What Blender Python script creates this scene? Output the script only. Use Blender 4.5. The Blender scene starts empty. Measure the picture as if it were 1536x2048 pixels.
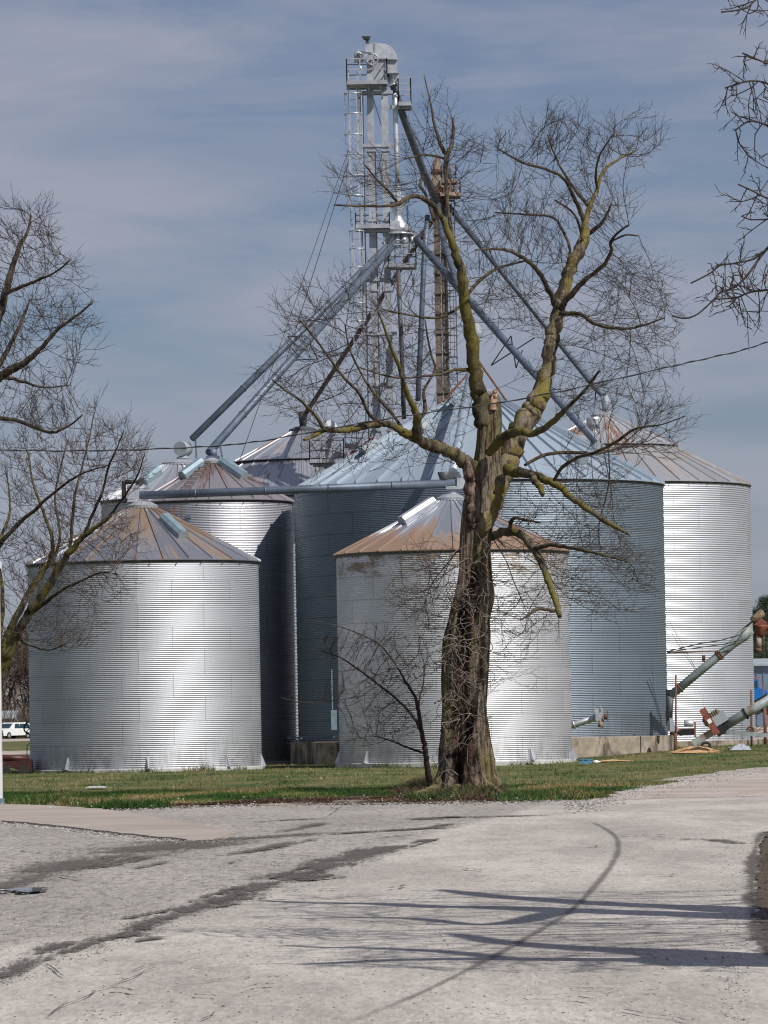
import bpy, math, random
import numpy as np
from mathutils import Vector, noise as mnoise
random.seed(7); rng = np.random.default_rng(7)
C = bpy.context.scene.collection
R = math.radians

# ---------------------------------------------------------------- camera
FPX, EYE, HOR, ROLL = 9000.0, 1.55, 1445.0, 0.018
th = math.atan((HOR-1024)/FPX)
Fw = Vector((0, math.cos(th), math.sin(th)))
U0 = Vector((0, -math.sin(th), math.cos(th))); R0 = Vector((1, 0, 0))
Rt = math.cos(ROLL)*R0 - math.sin(ROLL)*U0
Up = math.sin(ROLL)*R0 + math.cos(ROLL)*U0
cam = bpy.data.cameras.new('camera'); camo = bpy.data.objects.new('camera', cam); C.objects.link(camo)
from mathutils import Matrix
m = Matrix((( Rt.x, Up.x, -Fw.x, 0), (Rt.y, Up.y, -Fw.y, 0), (Rt.z, Up.z, -Fw.z, EYE), (0, 0, 0, 1)))
camo.matrix_world = m
cam.sensor_fit = 'HORIZONTAL'; cam.sensor_width = 24.0; cam.lens = FPX/1536*24.0
cam.clip_start = 0.5; cam.clip_end = 20000
bpy.context.scene.camera = camo
CAM = Vector((0, 0, EYE))
def ray(px, py): return Fw + Rt*((px-768)/FPX) + Up*((1024-py)/FPX)
def at(px, py, D):
    d = ray(px, py); return CAM + d*(D/d.y)

# ---------------------------------------------------------------- light and sky
SEL, SAZ = R(46), R(45)            # sun height; to the right of straight behind the camera
SUN = Vector((math.cos(SEL)*math.sin(SAZ), -math.cos(SEL)*math.cos(SAZ), math.sin(SEL)))
sc = bpy.context.scene
sc.view_settings.view_transform = 'Standard'; sc.view_settings.look = 'None'
sc.cycles.filter_width = 1.15; sc.view_settings.exposure = -0.08; sc.view_settings.gamma = 1.0
w = bpy.data.worlds.new('World'); sc.world = w; w.use_nodes = True
nt = w.node_tree; nt.nodes.clear()
def wn(t, **k):
    n = nt.nodes.new(t)
    for a, b in k.items(): setattr(n, a, b)
    return n
sky = wn('ShaderNodeTexSky', sky_type='NISHITA', sun_disc=False, sun_elevation=SEL, sun_rotation=math.atan2(SUN.x, SUN.y),
         air_density=1.0, dust_density=0.6, ozone_density=2.0, altitude=200)
tc = wn('ShaderNodeTexCoord'); mp = wn('ShaderNodeMapping'); mp.inputs['Scale'].default_value = (5.0, 5.0, 26.0)
mp.inputs['Rotation'].default_value = (0, R(6), 0); mp.inputs['Location'].default_value = (3.3, 1.0, 0.4)
nz = wn('ShaderNodeTexNoise'); nz.inputs['Scale'].default_value = 1.6; nz.inputs['Detail'].default_value = 5; nz.inputs['Roughness'].default_value = .5
nz.inputs['Distortion'].default_value = .6
rp = wn('ShaderNodeValToRGB'); rp.color_ramp.elements[0].position = .36; rp.color_ramp.elements[1].position = .66
rp.color_ramp.elements[0].color = (0.15, 0.15, 0.15, 1); rp.color_ramp.elements[1].color = (.92, .92, .92, 1)
mix = wn('ShaderNodeMix', data_type='RGBA')
tint = wn('ShaderNodeMix', data_type='RGBA', blend_type='MULTIPLY'); tint.inputs[0].default_value = 1
tint.inputs["B"].default_value = (0.43, 0.475, 0.595, 1)
bg = wn('ShaderNodeBackground'); out = wn('ShaderNodeOutputWorld')
bg.inputs['Strength'].default_value = 0.10
L = nt.links.new
L(tc.outputs['Generated'], mp.inputs[0]); L(mp.outputs[0], nz.inputs['Vector'])
mp2 = wn('ShaderNodeMapping'); mp2.inputs['Scale'].default_value = (7, 7, 38); mp2.inputs['Rotation'].default_value = (0, R(-13), 0); L(tc.outputs['Generated'], mp2.inputs[0])
nz2 = wn('ShaderNodeTexNoise'); nz2.inputs['Scale'].default_value = 1.5; nz2.inputs['Detail'].default_value = 7; nz2.inputs['Roughness'].default_value = .6; nz2.inputs['Distortion'].default_value = 1.1; L(mp2.outputs[0], nz2.inputs['Vector'])
ad = wn('ShaderNodeMath', operation='MULTIPLY_ADD'); L(nz2.outputs['Fac'], ad.inputs[0]); ad.inputs[1].default_value = .42; sb = wn('ShaderNodeMath', operation='MULTIPLY_ADD'); L(nz.outputs['Fac'], sb.inputs[0]); sb.inputs[1].default_value = .8; sb.inputs[2].default_value = -.11
L(sb.outputs[0], ad.inputs[2]); L(ad.outputs[0], rp.inputs[0])
L(sky.outputs[0], tint.inputs['A']); L(tint.outputs['Result'], mix.inputs['A'])
mix.inputs['B'].default_value = (3.75, 3.93, 4.80, 1)
L(rp.outputs[0], mix.inputs['Factor']); L(mix.outputs['Result'], bg.inputs[0]); L(bg.outputs[0], out.inputs[0])
sl = bpy.data.lights.new('sun', 'SUN'); so = bpy.data.objects.new('sun', sl); C.objects.link(so)
sl.energy = 4.8; sl.angle = R(0.42); sl.color = (1.0, .955, .89)
so.rotation_euler = SUN.to_track_quat('Z', 'Y').to_euler()

# ---------------------------------------------------------------- mesh helpers
class MB:
    def __init__(s): s.v = []; s.f = []; s.sm = []; s.uv = None; s.col = None
    def add(s, vs, fs, smooth=False):
        n = len(s.v); s.v.extend([tuple(p) for p in vs]); s.f.extend([tuple(i+n for i in f) for f in fs]); s.sm.extend([smooth]*len(fs)); return s
    def box(s, c, d, ax=None, up=None):
        """box centred c, size d; ax = direction of local X"""
        X, Y, Z = Vector((1, 0, 0)), Vector((0, 1, 0)), Vector((0, 0, 1))
        if ax is not None:
            X = Vector(ax).normalized(); Z = Vector(up) if up is not None else Vector((0, 0, 1))
            if abs(X.dot(Z)) > .99*Z.length: Z = Vector((0, 1, 0))
            Y = Z.cross(X).normalized(); Z = X.cross(Y).normalized()
        c = Vector(c); a, b, e = d[0]/2, d[1]/2, d[2]/2
        vs = [c+X*(i*a)+Y*(j*b)+Z*(k*e) for i in (-1, 1) for j in (-1, 1) for k in (-1, 1)]
        return s.add(vs, [(0, 1, 3, 2), (4, 6, 7, 5), (0, 4, 5, 1), (2, 3, 7, 6), (0, 2, 6, 4), (1, 5, 7, 3)])
    def bar(s, a, b, w, h=None):
        a, b = Vector(a), Vector(b); return s.box((a+b)/2, ((b-a).length, w, h or w), ax=(b-a))
    def tube(s, pts, rad, n=8, caps=True, smooth=True):
        pts = [Vector(p) for p in pts]; m_ = len(pts)
        if not hasattr(rad, '__len__'): rad = [rad]*m_
        vs = []; prev = None
        for i, p in enumerate(pts):
            t = (pts[min(i+1, m_-1)]-pts[max(i-1, 0)])
            if t.length < 1e-9: t = Vector((0, 0, 1))
            t.normalize()
            if prev is None:
                a = Vector((0, 0, 1)) if abs(t.z) < .9 else Vector((1, 0, 0)); x = t.cross(a).normalized()
            else:
                x = prev - t*prev.dot(t)
                x = x.normalized() if x.length > 1e-6 else t.orthogonal().normalized()
            prev = x; y = t.cross(x)
            for k in range(n):
                an = 2*math.pi*k/n; vs.append(p+(x*math.cos(an)+y*math.sin(an))*rad[i])
        fs = [(i*n+k, i*n+(k+1) % n, (i+1)*n+(k+1) % n, (i+1)*n+k) for i in range(m_-1) for k in range(n)]
        s.add(vs, fs, smooth)
        if caps:
            o = len(s.v)-m_*n
            s.f.append(tuple(o+k for k in range(n))[::-1]); s.f.append(tuple(o+(m_-1)*n+k for k in range(n))); s.sm += [False, False]
        return s
    def cyl(s, a, b, r, n=12, r2=None): return s.tube([a, b], [r, r if r2 is None else r2], n)
    def lathe(s, c, prof, n=48, smooth=True):
        """prof: list of (r, z) world-z offsets about c"""
        c = Vector(c); vs = []
        for r, z in prof:
            for k in range(n):
                a = 2*math.pi*k/n; vs.append((c.x+r*math.sin(a), c.y-r*math.cos(a), c.z+z))
        fs = [(i*n+k, i*n+(k+1) % n, (i+1)*n+(k+1) % n, (i+1)*n+k) for i in range(len(prof)-1) for k in range(n)]
        return s.add(vs, fs, smooth)
    def prism(s, prof, off):
        """closed polygon of points extruded along off"""
        n = len(prof); vs = [Vector(p) for p in prof]+[Vector(p)+Vector(off) for p in prof]
        return s.add(vs, [tuple(range(n)), tuple(range(2*n-1, n-1, -1))]+[(i, i+n, (i+1) % n+n, (i+1) % n) for i in range(n)])
    def build(s, name, mt, parent=None, loc=None):
        me = bpy.data.meshes.new(name); vs = s.v
        if loc is not None: vs = [(x-loc[0], y-loc[1], z-loc[2]) for x, y, z in vs]
        elif parent is not None:
            q = parent.get('_o', (0, 0, 0)) ; vs = [(x-q[0], y-q[1], z-q[2]) for x, y, z in vs]
        me.from_pydata(vs, [], s.f); me.polygons.foreach_set('use_smooth', s.sm)
        if s.uv is not None:
            ul = me.uv_layers.new(name='UVMap'); li = np.zeros(len(me.loops), dtype=np.int32); me.loops.foreach_get('vertex_index', li)
            if isinstance(s.uv, tuple): arr = np.asarray(s.uv[0], dtype=np.float32)       # per loop
            else: arr = np.asarray(s.uv, dtype=np.float32)[li]
            ul.data.foreach_set('uv', arr.ravel())
        if s.col is not None:
            ca = me.color_attributes.new('tone', 'FLOAT_COLOR', 'POINT'); ca.data.foreach_set('color', np.asarray(s.col, dtype=np.float32).ravel())
        if mt is not None: me.materials.append(mt)
        o = bpy.data.objects.new(name, me); C.objects.link(o)
        if loc is not None: o.location = loc
        if parent is not None: o.parent = parent
        return o
def fast_mesh(name, verts, faces, mt, parent=None, smooth=False, col=None, uv=None):
    """verts Nx3 array, faces MxK array"""
    verts = np.asarray(verts, dtype=np.float32); faces = np.asarray(faces, dtype=np.int32); M, K = faces.shape
    if parent is not None: verts = verts - np.array(parent.get('_o', (0, 0, 0)), dtype=np.float32)
    me = bpy.data.meshes.new(name); me.vertices.add(len(verts)); me.vertices.foreach_set('co', verts.ravel())
    me.loops.add(M*K); me.loops.foreach_set('vertex_index', faces.ravel()); me.polygons.add(M)
    me.polygons.foreach_set('loop_start', np.arange(0, M*K, K, dtype=np.int32))
    me.polygons.foreach_set('use_smooth', np.full(M, smooth))
    if uv is not None:
        ul = me.uv_layers.new(name='UVMap'); ul.data.foreach_set('uv', np.asarray(uv, dtype=np.float32)[faces.ravel()].ravel())
    if col is not None:
        ca = me.color_attributes.new('tone', 'FLOAT_COLOR', 'POINT'); ca.data.foreach_set('color', np.asarray(col, dtype=np.float32).ravel())
    me.update(calc_edges=True)
    if mt: me.materials.append(mt)
    o = bpy.data.objects.new(name, me); C.objects.link(o)
    if parent is not None: o.parent = parent
    return o
def thing(name, label, cat, loc=(0, 0, 0), group=None):
    o = bpy.data.objects.new(name, None); C.objects.link(o); o.location = loc; o['_o'] = tuple(loc)
    o['label'] = label; o['category'] = cat; o.empty_display_size = .3
    if group: o['group'] = group
    return o
def tag(o, label, cat, group=None, kind=None):
    if label: o['label'] = label
    if cat: o['category'] = cat
    if group: o['group'] = group
    if kind: o['kind'] = kind
    return o
def sub(p):
    """an origin holder so that a part's children can be given world coordinates"""
    q = p.parent.get('_o') if p.parent else p.location
    p['_o'] = tuple(q); return p

# ---------------------------------------------------------------- material helpers
class NT:
    def __init__(s, name):
        s.m = bpy.data.materials.new(name); s.m.use_nodes = True; s.t = s.m.node_tree; s.t.nodes.clear()
        s.out = s.n('ShaderNodeOutputMaterial'); s.p = s.n('ShaderNodeBsdfPrincipled'); s.l(s.p.outputs[0], s.out.inputs[0])
    def n(s, t, **k):
        x = s.t.nodes.new(t)
        for a, b in k.items(): setattr(x, a, b)
        return x
    def l(s, a, b): s.t.links.new(a, b)
    def inp(s, sock, v):
        if isinstance(v, (int, float, tuple, list)):
            if isinstance(v, (tuple, list)) and len(v) == 3 and sock.type == 'RGBA': v = (*v, 1)
            sock.default_value = v
        else: s.l(v, sock)
    def math(s, op, a, b=0.0, c=0.0, clamp=False):
        x = s.n('ShaderNodeMath', operation=op, use_clamp=clamp); s.inp(x.inputs[0], a); s.inp(x.inputs[1], b); s.inp(x.inputs[2], c); return x.outputs[0]
    def mix(s, f, a, b, bt='MIX'):
        x = s.n('ShaderNodeMix', data_type='RGBA', blend_type=bt); s.inp(x.inputs[0], f); s.inp(x.inputs['A'], a); s.inp(x.inputs['B'], b); return x.outputs['Result']
    def noise(s, vec, scale, detail=4, rough=.55, dist=0.0):
        x = s.n('ShaderNodeTexNoise'); s.inp(x.inputs['Scale'], scale); x.inputs['Detail'].default_value = detail; x.inputs['Roughness'].default_value = rough
        x.inputs['Distortion'].default_value = dist
        if vec is not None: s.l(vec, x.inputs['Vector'])
        return x.outputs['Fac']
    def step(s, v, a, b):
        x = s.n('ShaderNodeMapRange', interpolation_type='SMOOTHSTEP'); s.inp(x.inputs[0], v); x.inputs[1].default_value = a; x.inputs[2].default_value = b
        return x.outputs[0]
    def map(s, vec, sc_=(1, 1, 1), loc=(0, 0, 0), rot=(0, 0, 0)):
        x = s.n('ShaderNodeMapping'); s.l(vec, x.inputs[0]); x.inputs['Scale'].default_value = sc_; x.inputs['Location'].default_value = loc; x.inputs['Rotation'].default_value = rot
        return x.outputs[0]
    def coord(s, k='Object'): return s.n('ShaderNodeTexCoord').outputs[k]
    def pos(s): return s.n('ShaderNodeNewGeometry').outputs['Position']
    def comb(s, x=0.0, y=0.0, z=0.0):
        c = s.n('ShaderNodeCombineXYZ'); s.inp(c.inputs[0], x); s.inp(c.inputs[1], y); s.inp(c.inputs[2], z); return c.outputs[0]
    def sep(s, v):
        c = s.n('ShaderNodeSeparateXYZ'); s.l(v, c.inputs[0]); return c.outputs
    def bump(s, h, strength=.3, dist=.02):
        b = s.n('ShaderNodeBump'); b.inputs['Strength'].default_value = strength; b.inputs['Distance'].default_value = dist; s.l(h, b.inputs['Height']); s.l(b.outputs[0], s.p.inputs['Normal'])
    def fin(s, col=None, rough=None, metal=None, spec=None):
        if col is not None: s.inp(s.p.inputs['Base Color'], col)
        if rough is not None: s.inp(s.p.inputs['Roughness'], rough)
        if metal is not None: s.inp(s.p.inputs['Metallic'], metal)
        if spec is not None: s.inp(s.p.inputs['Specular IOR Level'], spec)
        return s.m
def simple(name, col, rough=.6, metal=0.0, var=.25, scale=4.0, dirt=None, dirt_amt=.5, bump=0.0):
    s = NT(name); p = s.pos(); n = s.noise(p, scale, 5, .6)
    c2 = tuple(x*(1-var) for x in col); c3 = tuple(min(1, x*(1+var*.6)) for x in col)
    c = s.mix(s.step(n, .3, .7), c2, c3)
    if dirt:
        n2 = s.noise(s.map(p, (1, 1, .5), (5, 3, 1)), scale*.6, 6, .65)
        c = s.mix(s.step(n2, dirt_amt, dirt_amt+.12), c, dirt)
    if bump: s.bump(n, bump, .02)
    return s.fin(c, s.math('MULTIPLY_ADD', n, .2, rough-.1), metal)

def wall_mat(name, base, ring, pw, metal=.78, rough=.5, stain=.66, stain_col=(.30, .22, .14), top=None, H=8.0, lines=.38, topcol=(.22, .17, .11)):
    s = NT(name); uv = s.coord('UV'); x = s.sep(uv); u, v = x[0], x[1]
    vr = s.math('DIVIDE', v, ring); row = s.math('FLOOR', vr); f = s.math('FRACT', vr)
    lh = s.math('LESS_THAN', s.math('ABSOLUTE', s.math('SUBTRACT', f, .5)), .5-.022); lh = s.math('SUBTRACT', 1.0, lh)
    bu = s.math('LESS_THAN', s.math('FRACT', s.math('MULTIPLY', u, 4.2)), .5)
    lh = s.math('MULTIPLY', lh, s.math('MULTIPLY_ADD', bu, .5, .5))
    uu = s.math('ADD', s.math('DIVIDE', u, pw), s.math('MULTIPLY', s.math('MODULO', row, 2.0), .5))
    cf = s.math('FRACT', uu); lv = s.math('LESS_THAN', cf, .022/pw*1.3)
    wnz = s.n('ShaderNodeTexWhiteNoise', noise_dimensions='2D'); s.l(s.comb(s.math('FLOOR', uu), row), wnz.inputs['Vector']); pv = wnz.outputs['Value']
    nv = s.noise(s.comb(s.math('MULTIPLY', u, .55), s.math('MULTIPLY', v, 1.4)), 1.0, 5, .6)
    br = s.math('ADD', s.math('MULTIPLY_ADD', pv, .09, .91), s.math('MULTIPLY_ADD', nv, .16, -.08))
    c = s.mix(1.0, base, s.comb(br, br, br), 'MULTIPLY')
    ns = s.noise(s.comb(s.math('MULTIPLY', u, 1.6), s.math('MULTIPLY', v, .35)), 1.3, 6, .7)
    st = s.step(ns, stain, stain+.16); st = s.math('MULTIPLY', st, .6)
    if top:
        tn = s.noise(s.comb(s.math('MULTIPLY', u, .9), s.math('MULTIPLY', v, 2.2)), 1.1, 6, .75)
        tm = s.math('MULTIPLY', s.step(v, H-top, H-top*.45), s.step(tn, .47, .60)); tm = s.math('MULTIPLY', tm, .8)
        c = s.mix(tm, c, topcol); st = s.math('MAXIMUM', st, s.math('MULTIPLY', tm, .8))
    # bottom grime
    bn = s.noise(s.comb(s.math('MULTIPLY', u, 2.5), s.math('MULTIPLY', v, 1.0)), 1.5, 5, .7)
    bm = s.math('MULTIPLY', s.math('SUBTRACT', 1.0, s.step(v, .05, 1.3)), s.step(bn, .35, .70))
    c = s.mix(st, c, stain_col); c = s.mix(s.math('MULTIPLY', bm, .5), c, (.16, .14, .12))
    ln = s.math('MULTIPLY', s.math('MAXIMUM', lh, lv), lines)
    c = s.mix(ln, c, (.05, .045, .05))
    met = s.math('MULTIPLY', s.math('SUBTRACT', 1.0, s.math('MAXIMUM', st, ln)), metal)
    ro = s.math('ADD', s.math('ADD', rough, s.math('MULTIPLY', pv, .03)), s.math('MULTIPLY', st, .3))
    return s.fin(c, ro, met)
def roof_mat(name, base, rust, rustc2, thr, bias=0.0, metal=.7, rough=.42, seed=0.0, panel=.16, fine=6.0):
    s = NT(name); x = s.sep(s.coord('UV')); u, v = x[0], x[1]
    wnz = s.n('ShaderNodeTexWhiteNoise', noise_dimensions='1D'); s.l(s.math('ADD', s.math('FLOOR', u), seed), wnz.inputs['W']); pv = wnz.outputs['Value']
    n = s.noise(s.comb(s.math('MULTIPLY', u, fine*1.15), s.math('MULTIPLY', v, 1.7), seed), 1.0, 6, .68)
    n2 = s.noise(s.comb(s.math('MULTIPLY', u, 1.1), s.math('MULTIPLY', v, 1.5), seed+4), 1.0, 3, .5)
    t = s.math('ADD', s.math('MULTIPLY', n, .6), s.math('MULTIPLY', n2, .4))
    t = s.math('ADD', t, s.math('MULTIPLY_ADD', pv, panel, -panel/2)); t = s.math('ADD', t, s.math('MULTIPLY_ADD', v, bias, -bias/2))
    mk = s.step(s.math('MULTIPLY_ADD', s.noise(s.comb(s.math('MULTIPLY', u, 14.0), s.math('MULTIPLY', v, 5.0), seed), 1.0, 4, .7), .12, s.math('SUBTRACT', t, .06)), thr, thr+.06)
    n3 = s.noise(s.comb(s.math('MULTIPLY', u, 9.0), s.math('MULTIPLY', v, 7.0), seed+9), 1.0, 4, .6)
    rc = s.mix(n3, rust, rustc2)
    br = s.math('ADD', s.math('MULTIPLY_ADD', pv, .2, .8), s.math('MULTIPLY_ADD', n3, .2, -.1))
    c = s.mix(1.0, base, s.comb(br, br, br), 'MULTIPLY'); c = s.mix(mk, c, rc)
    return s.fin(c, s.math('MULTIPLY_ADD', mk, .35, rough), s.math('MULTIPLY', s.math('SUBTRACT', 1.0, mk), metal))

M = {}
M['galv'] = simple('galvanized_steel', (.60, .62, .66), .45, .7, .18, 2.5, (.30, .25, .2), .66)
M['galv_blue'] = simple('blue_galvanized_pipe', (.115, .145, .195), .5, .25, .25, 1.5, (.22, .2, .2), .68)
M['galv_light'] = simple('bright_spout_steel', (.36, .42, .50), .45, .4, .15, 1.5, (.32, .3, .28), .7)
M['white_metal'] = simple('whitish_galvanized_paint', (.40, .42, .46), .5, .35, .2, 2.0, (.25, .24, .24), .60)
M['dark_pipe'] = simple('dark_weathered_steel', (.10, .105, .125), .6, .3, .3, 2.0, (.16, .09, .06), .58)
M['rust'] = simple('rusted_iron', (.17, .08, .05), .85, .1, .4, 6.0)
M['rust_light'] = simple('pale_rusted_sheet', (.36, .28, .22), .8, .1, .35, 3.0, (.2, .1, .06), .52)
M['black'] = simple('black_iron', (.02, .02, .022), .55, .3, .3, 6.0)
M['paleblue'] = simple('pale_blue_sheet', (.22, .30, .35), .5, .25, .18, 3.0)
M['mint'] = simple('grey_green_auger_paint', (.28, .33, .33), .6, .15, .25, 3.0, (.20, .15, .11), .55)
M['concrete'] = simple('weathered_concrete', (.33, .28, .225), .9, 0, .3, 2.2, (.10, .08, .065), .47, .3)
M['pale_concrete'] = simple('pale_concrete', (.45, .44, .43), .9, 0, .18, 2.0, (.22, .2, .18), .6, .2)
M['white'] = simple('white_paint', (.78, .79, .80), .5, 0, .06, 2.0)
M['grey'] = simple('grey_paint', (.30, .34, .37), .6, 0, .15, 2.0)
M['red'] = simple('faded_red_paint', (.50, .09, .05), .6, .1, .3, 4.0)
M['brownred'] = simple('dull_red_housing', (.22, .07, .045), .7, .1, .35, 6.0)
M['cable'] = simple('black_cable', (.03, .03, .035), .6, 0, .2, 5.0)
M['rubber'] = simple('tyre_rubber', (.02, .02, .02), .8, 0, .2, 5.0)
M['glass'] = simple('dark_car_glass', (.02, .05, .06), .08, 0, .1, 1.0)
# ---------------------------------------------------------------- ground
def ss(a, b, x):
    t = min(1, max(0, (x-a)/(b-a))); return t*t*(3-2*t)
def gz(X, Y): return .62*ss(185, 420, Y)+.30*ss(4, 12, X)*ss(112, 165, Y)
def gp(px, py):
    """the ground point seen at a pixel"""
    d = ray(px, py); t = 20.0
    if d.z > -1e-4: return at(px, py, 600)
    for _ in range(60):
        p = CAM+d*t; h = p.z-gz(p.x, p.y); t += h/(-d.z)*.9
    return CAM+d*t
ys = list(np.arange(-40, 120, 8.0))+list(np.arange(120, 460, 6.0))+[500, 600, 800, 1200, 2000, 4000, 8000]
xs = [-8000, -3000, -1200, -500, -250, -120, -60]+list(np.arange(-40, 0, 4.0))+list(np.arange(0, 16, .8))+list(np.arange(16, 44, 4.0))+[60, 120, 250, 500, 1200, 3000, 8000]
g = MB(); nx = len(xs)
g.v = [(x, y, gz(x, y)-.012) for y in ys for x in xs]
g.f = [(j*nx+i, j*nx+i+1, (j+1)*nx+i+1, (j+1)*nx+i) for j in range(len(ys)-1) for i in range(nx-1)]; g.sm = [True]*len(g.f)
s = NT('grass_ground'); p = s.pos()
n1 = s.noise(s.map(p, (1, .35, 1)), .5, 6, .6); n2 = s.noise(p, 9.0, 5, .7); n3 = s.noise(s.map(p, (1, .3, 1), (9, 2, 0)), 1.2, 4, .6)
c = s.mix(s.step(n1, .35, .62), (.05, .08, .02), (.14, .13, .05)); c = s.mix(s.step(n3, .56, .72), c, (.22, .17, .09)); c = s.mix(s.math('MULTIPLY', s.step(n2, .55, .75), .6), c, (.03, .03, .015))
s.bump(n2, .6, .05); gm = s.fin(c, .95, 0, .2)
ground = tag(g.build('ground', gm), None, None, kind='structure')

def sheet(name, pts, z, mt, edge=.0, seed=1, sub_=1.0, kind='structure'):
    """flat polygon laid over the ground, outline in world XY, ragged edge, cut into a grid-free fan via bmesh"""
    import bmesh
    rr = random.Random(seed); P = []
    for i in range(len(pts)):
        a, b = Vector(pts[i]), Vector(pts[(i+1) % len(pts)]); n = max(1, min(400, int((b-a).length/sub_)))
        for k in range(n):
            q = a.lerp(b, k/n); P.append((q.x+rr.uniform(-edge, edge), q.y+rr.uniform(-edge, edge)*2.5))
    bm = bmesh.new(); vs = [bm.verts.new((x, y, gz(x, y)+z)) for x, y in P]
    es = [bm.edges.new((vs[i], vs[(i+1) % len(vs)])) for i in range(len(vs))]
    bmesh.ops.triangle_fill(bm, use_beauty=True, edges=es)
    for f in bm.faces:
        if f.normal.z < 0: f.normal_flip()
    if max(p[1] for p in P) > 110 and max(p[0] for p in P) > 4:
        for k in range(1, 15): bmesh.ops.bisect_plane(bm, geom=bm.verts[:]+bm.edges[:]+bm.faces[:], plane_co=(k*1.0+1, 0, 0), plane_no=(1, 0, 0))
        for k in range(11): bmesh.ops.bisect_plane(bm, geom=bm.verts[:]+bm.edges[:]+bm.faces[:], plane_co=(0, 112+k*5.5, 0), plane_no=(0, 1, 0))
        for v in bm.verts: v.co.z = gz(v.co.x, v.co.y)+z
    me = bpy.data.meshes.new(name); bm.to_mesh(me); bm.free(); me.materials.append(mt)
    o = bpy.data.objects.new(name, me); C.objects.link(o)
    if kind: o['kind'] = kind
    return o
def G2(px, py):
    q = gp(px, py); return (q.x, q.y)

# paved area with its worn asphalt
s = NT('worn_asphalt'); p = s.pos()
big = s.noise(s.map(p, (.5, .12, 1)), 1.0, 5, .6); mid = s.noise(s.map(p, (1.3, .32, 1)), 2.2, 7, .72)
vo = s.n('ShaderNodeTexVoronoi'); vo.inputs['Scale'].default_value = 1.0; s.l(s.map(p, (34, 5.0, 1)), vo.inputs['Vector'])
sp = s.noise(s.map(p, (26, 3.6, 1)), 1.0, 5, .75); sp2 = s.noise(s.map(p, (9, 1.8, 1)), 1.0, 5, .75)
x = s.sep(p)
# rougher coarse lane to the left of the seam, smoother pale one to the right: the seam runs as y = f(x)
c = s.mix(s.step(big, .35, .65), (.345, .318, .288), (.49, .455, .413))
c = s.mix(s.math('MULTIPLY', s.step(mid, .48, .66), .5), c, (.27, .245, .23))
wn_ = s.n('ShaderNodeSeparateColor'); s.l(vo.outputs['Color'], wn_.inputs[0]); ag = wn_.outputs[0]
agg = s.math('MULTIPLY_ADD', ag, .26, .87); c = s.mix(1.0, c, s.comb(agg, agg, agg), 'MULTIPLY')
dk = s.step(sp, .54, .70); c = s.mix(s.math('MULTIPLY', dk, .42), c, (.16, .14, .13)); c = s.mix(s.math('MULTIPLY', s.math('SUBTRACT', 1.0, s.step(sp, .32, .44)), .4), c, (.62, .57, .54))
# left lane: coarse
seam = s.math('SUBTRACT', s.math('MULTIPLY_ADD', x[0], 9.0, 57.0), x[1])           # positive on the near/right side
side = s.step(s.math('ADD', seam, s.math('MULTIPLY_ADD', mid, 4.0, -2.0)), -1.5, 1.5)
coarse = s.math('MULTIPLY', s.math('SUBTRACT', 1.0, side), s.step(sp2, .48, .60))
c = s.mix(s.math('MULTIPLY', s.math('SUBTRACT', 1.0, side), .42), c, (.25, .228, .208)); c = s.mix(s.math('MULTIPLY', coarse, .62), c, (.14, .125, .115))
s.bump(s.math('ADD', sp, s.math('MULTIPLY', ag, .4)), .35, .01)
asph = s.fin(c, .88, 0, .25)
top_edge = [(215, 1622), (350, 1617), (500, 1612), (768, 1610), (1018, 1606), (1150, 1602), (1198, 1599)]
far = [G2(*q) for q in top_edge]
road_poly = [(-30, -30)]+[(-60, -30), (-60, 86), (-16, 86)]+far+[(9.5, 90.0), (25, 93), (60, 93), (60, 76)]+[G2(1570, 1652), G2(1532, 1665), G2(1516, 1700), G2(1512, 1760), G2(1512, 1830), G2(1524, 1880), (3.2, 27.5), (3.6, 20), (4.5, -30)]
sheet('road', road_poly, .004, asph, .05, 3, .8)

# gravel track leaving to the right
s = NT('pale_gravel'); p = s.pos(); n1 = s.noise(s.map(p, (.5, .2, 1)), 1.0, 5, .6); n2 = s.noise(p, 30, 3, .7)
c = s.mix(s.step(n1, .35, .65), (.34, .29, .25), (.46, .41, .365)); c = s.mix(s.math('MULTIPLY', s.step(n2, .55, .7), .5), c, (.16, .13, .11)); s.bump(n2, .5, .02)
M['gravel'] = s.fin(c, .95, 0, .2)
tr = [G2(*q) for q in [(1150, 1603), (1198, 1598), (1248, 1580), (1318, 1561), (1368, 1554), (1468, 1540), (1560, 1533), (1700, 1528)]]
tr += [(26, 150), (40, 140), (40, 91.5), (10, 89.0)]
sheet('gravel_track', tr, .008, M['gravel'], .18, 5, .7)
def band(name, a, b, w0, z, mt, seed, edge=.3):
    rr = random.Random(seed); n = 40; m_ = max(2, int(w0/6)+1); o = MB(); vs = []
    for i in range(n+1):
        t = i/n; x = a[0]*(1-t)+b[0]*t; y = a[1]*(1-t)+b[1]*t
        for j in range(m_+1):
            yy = y-w0/2+w0*j/m_+(rr.uniform(-edge, edge)*2 if j in (0, m_) else 0); vs.append((x, yy, gz(x, yy)+z))
    o.add(vs, [(i*(m_+1)+j, (i+1)*(m_+1)+j, (i+1)*(m_+1)+j+1, i*(m_+1)+j+1) for i in range(n) for j in range(m_)], True)
    q = o.build(name, mt); q['kind'] = 'structure'; return q
band('gravel_lane', (-60, 262), (-6, 266), 26, .01, M['gravel'], 8)
band('back_road', (-120, 395), (-8, 398), 60, .012, M['gravel'], 9)
band('yard_lane', (7, 232), (60, 236), 14, .012, M['gravel'], 10)
band('truck_yard', (14, 330), (80, 340), 110, .014, M['gravel'], 11)

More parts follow.
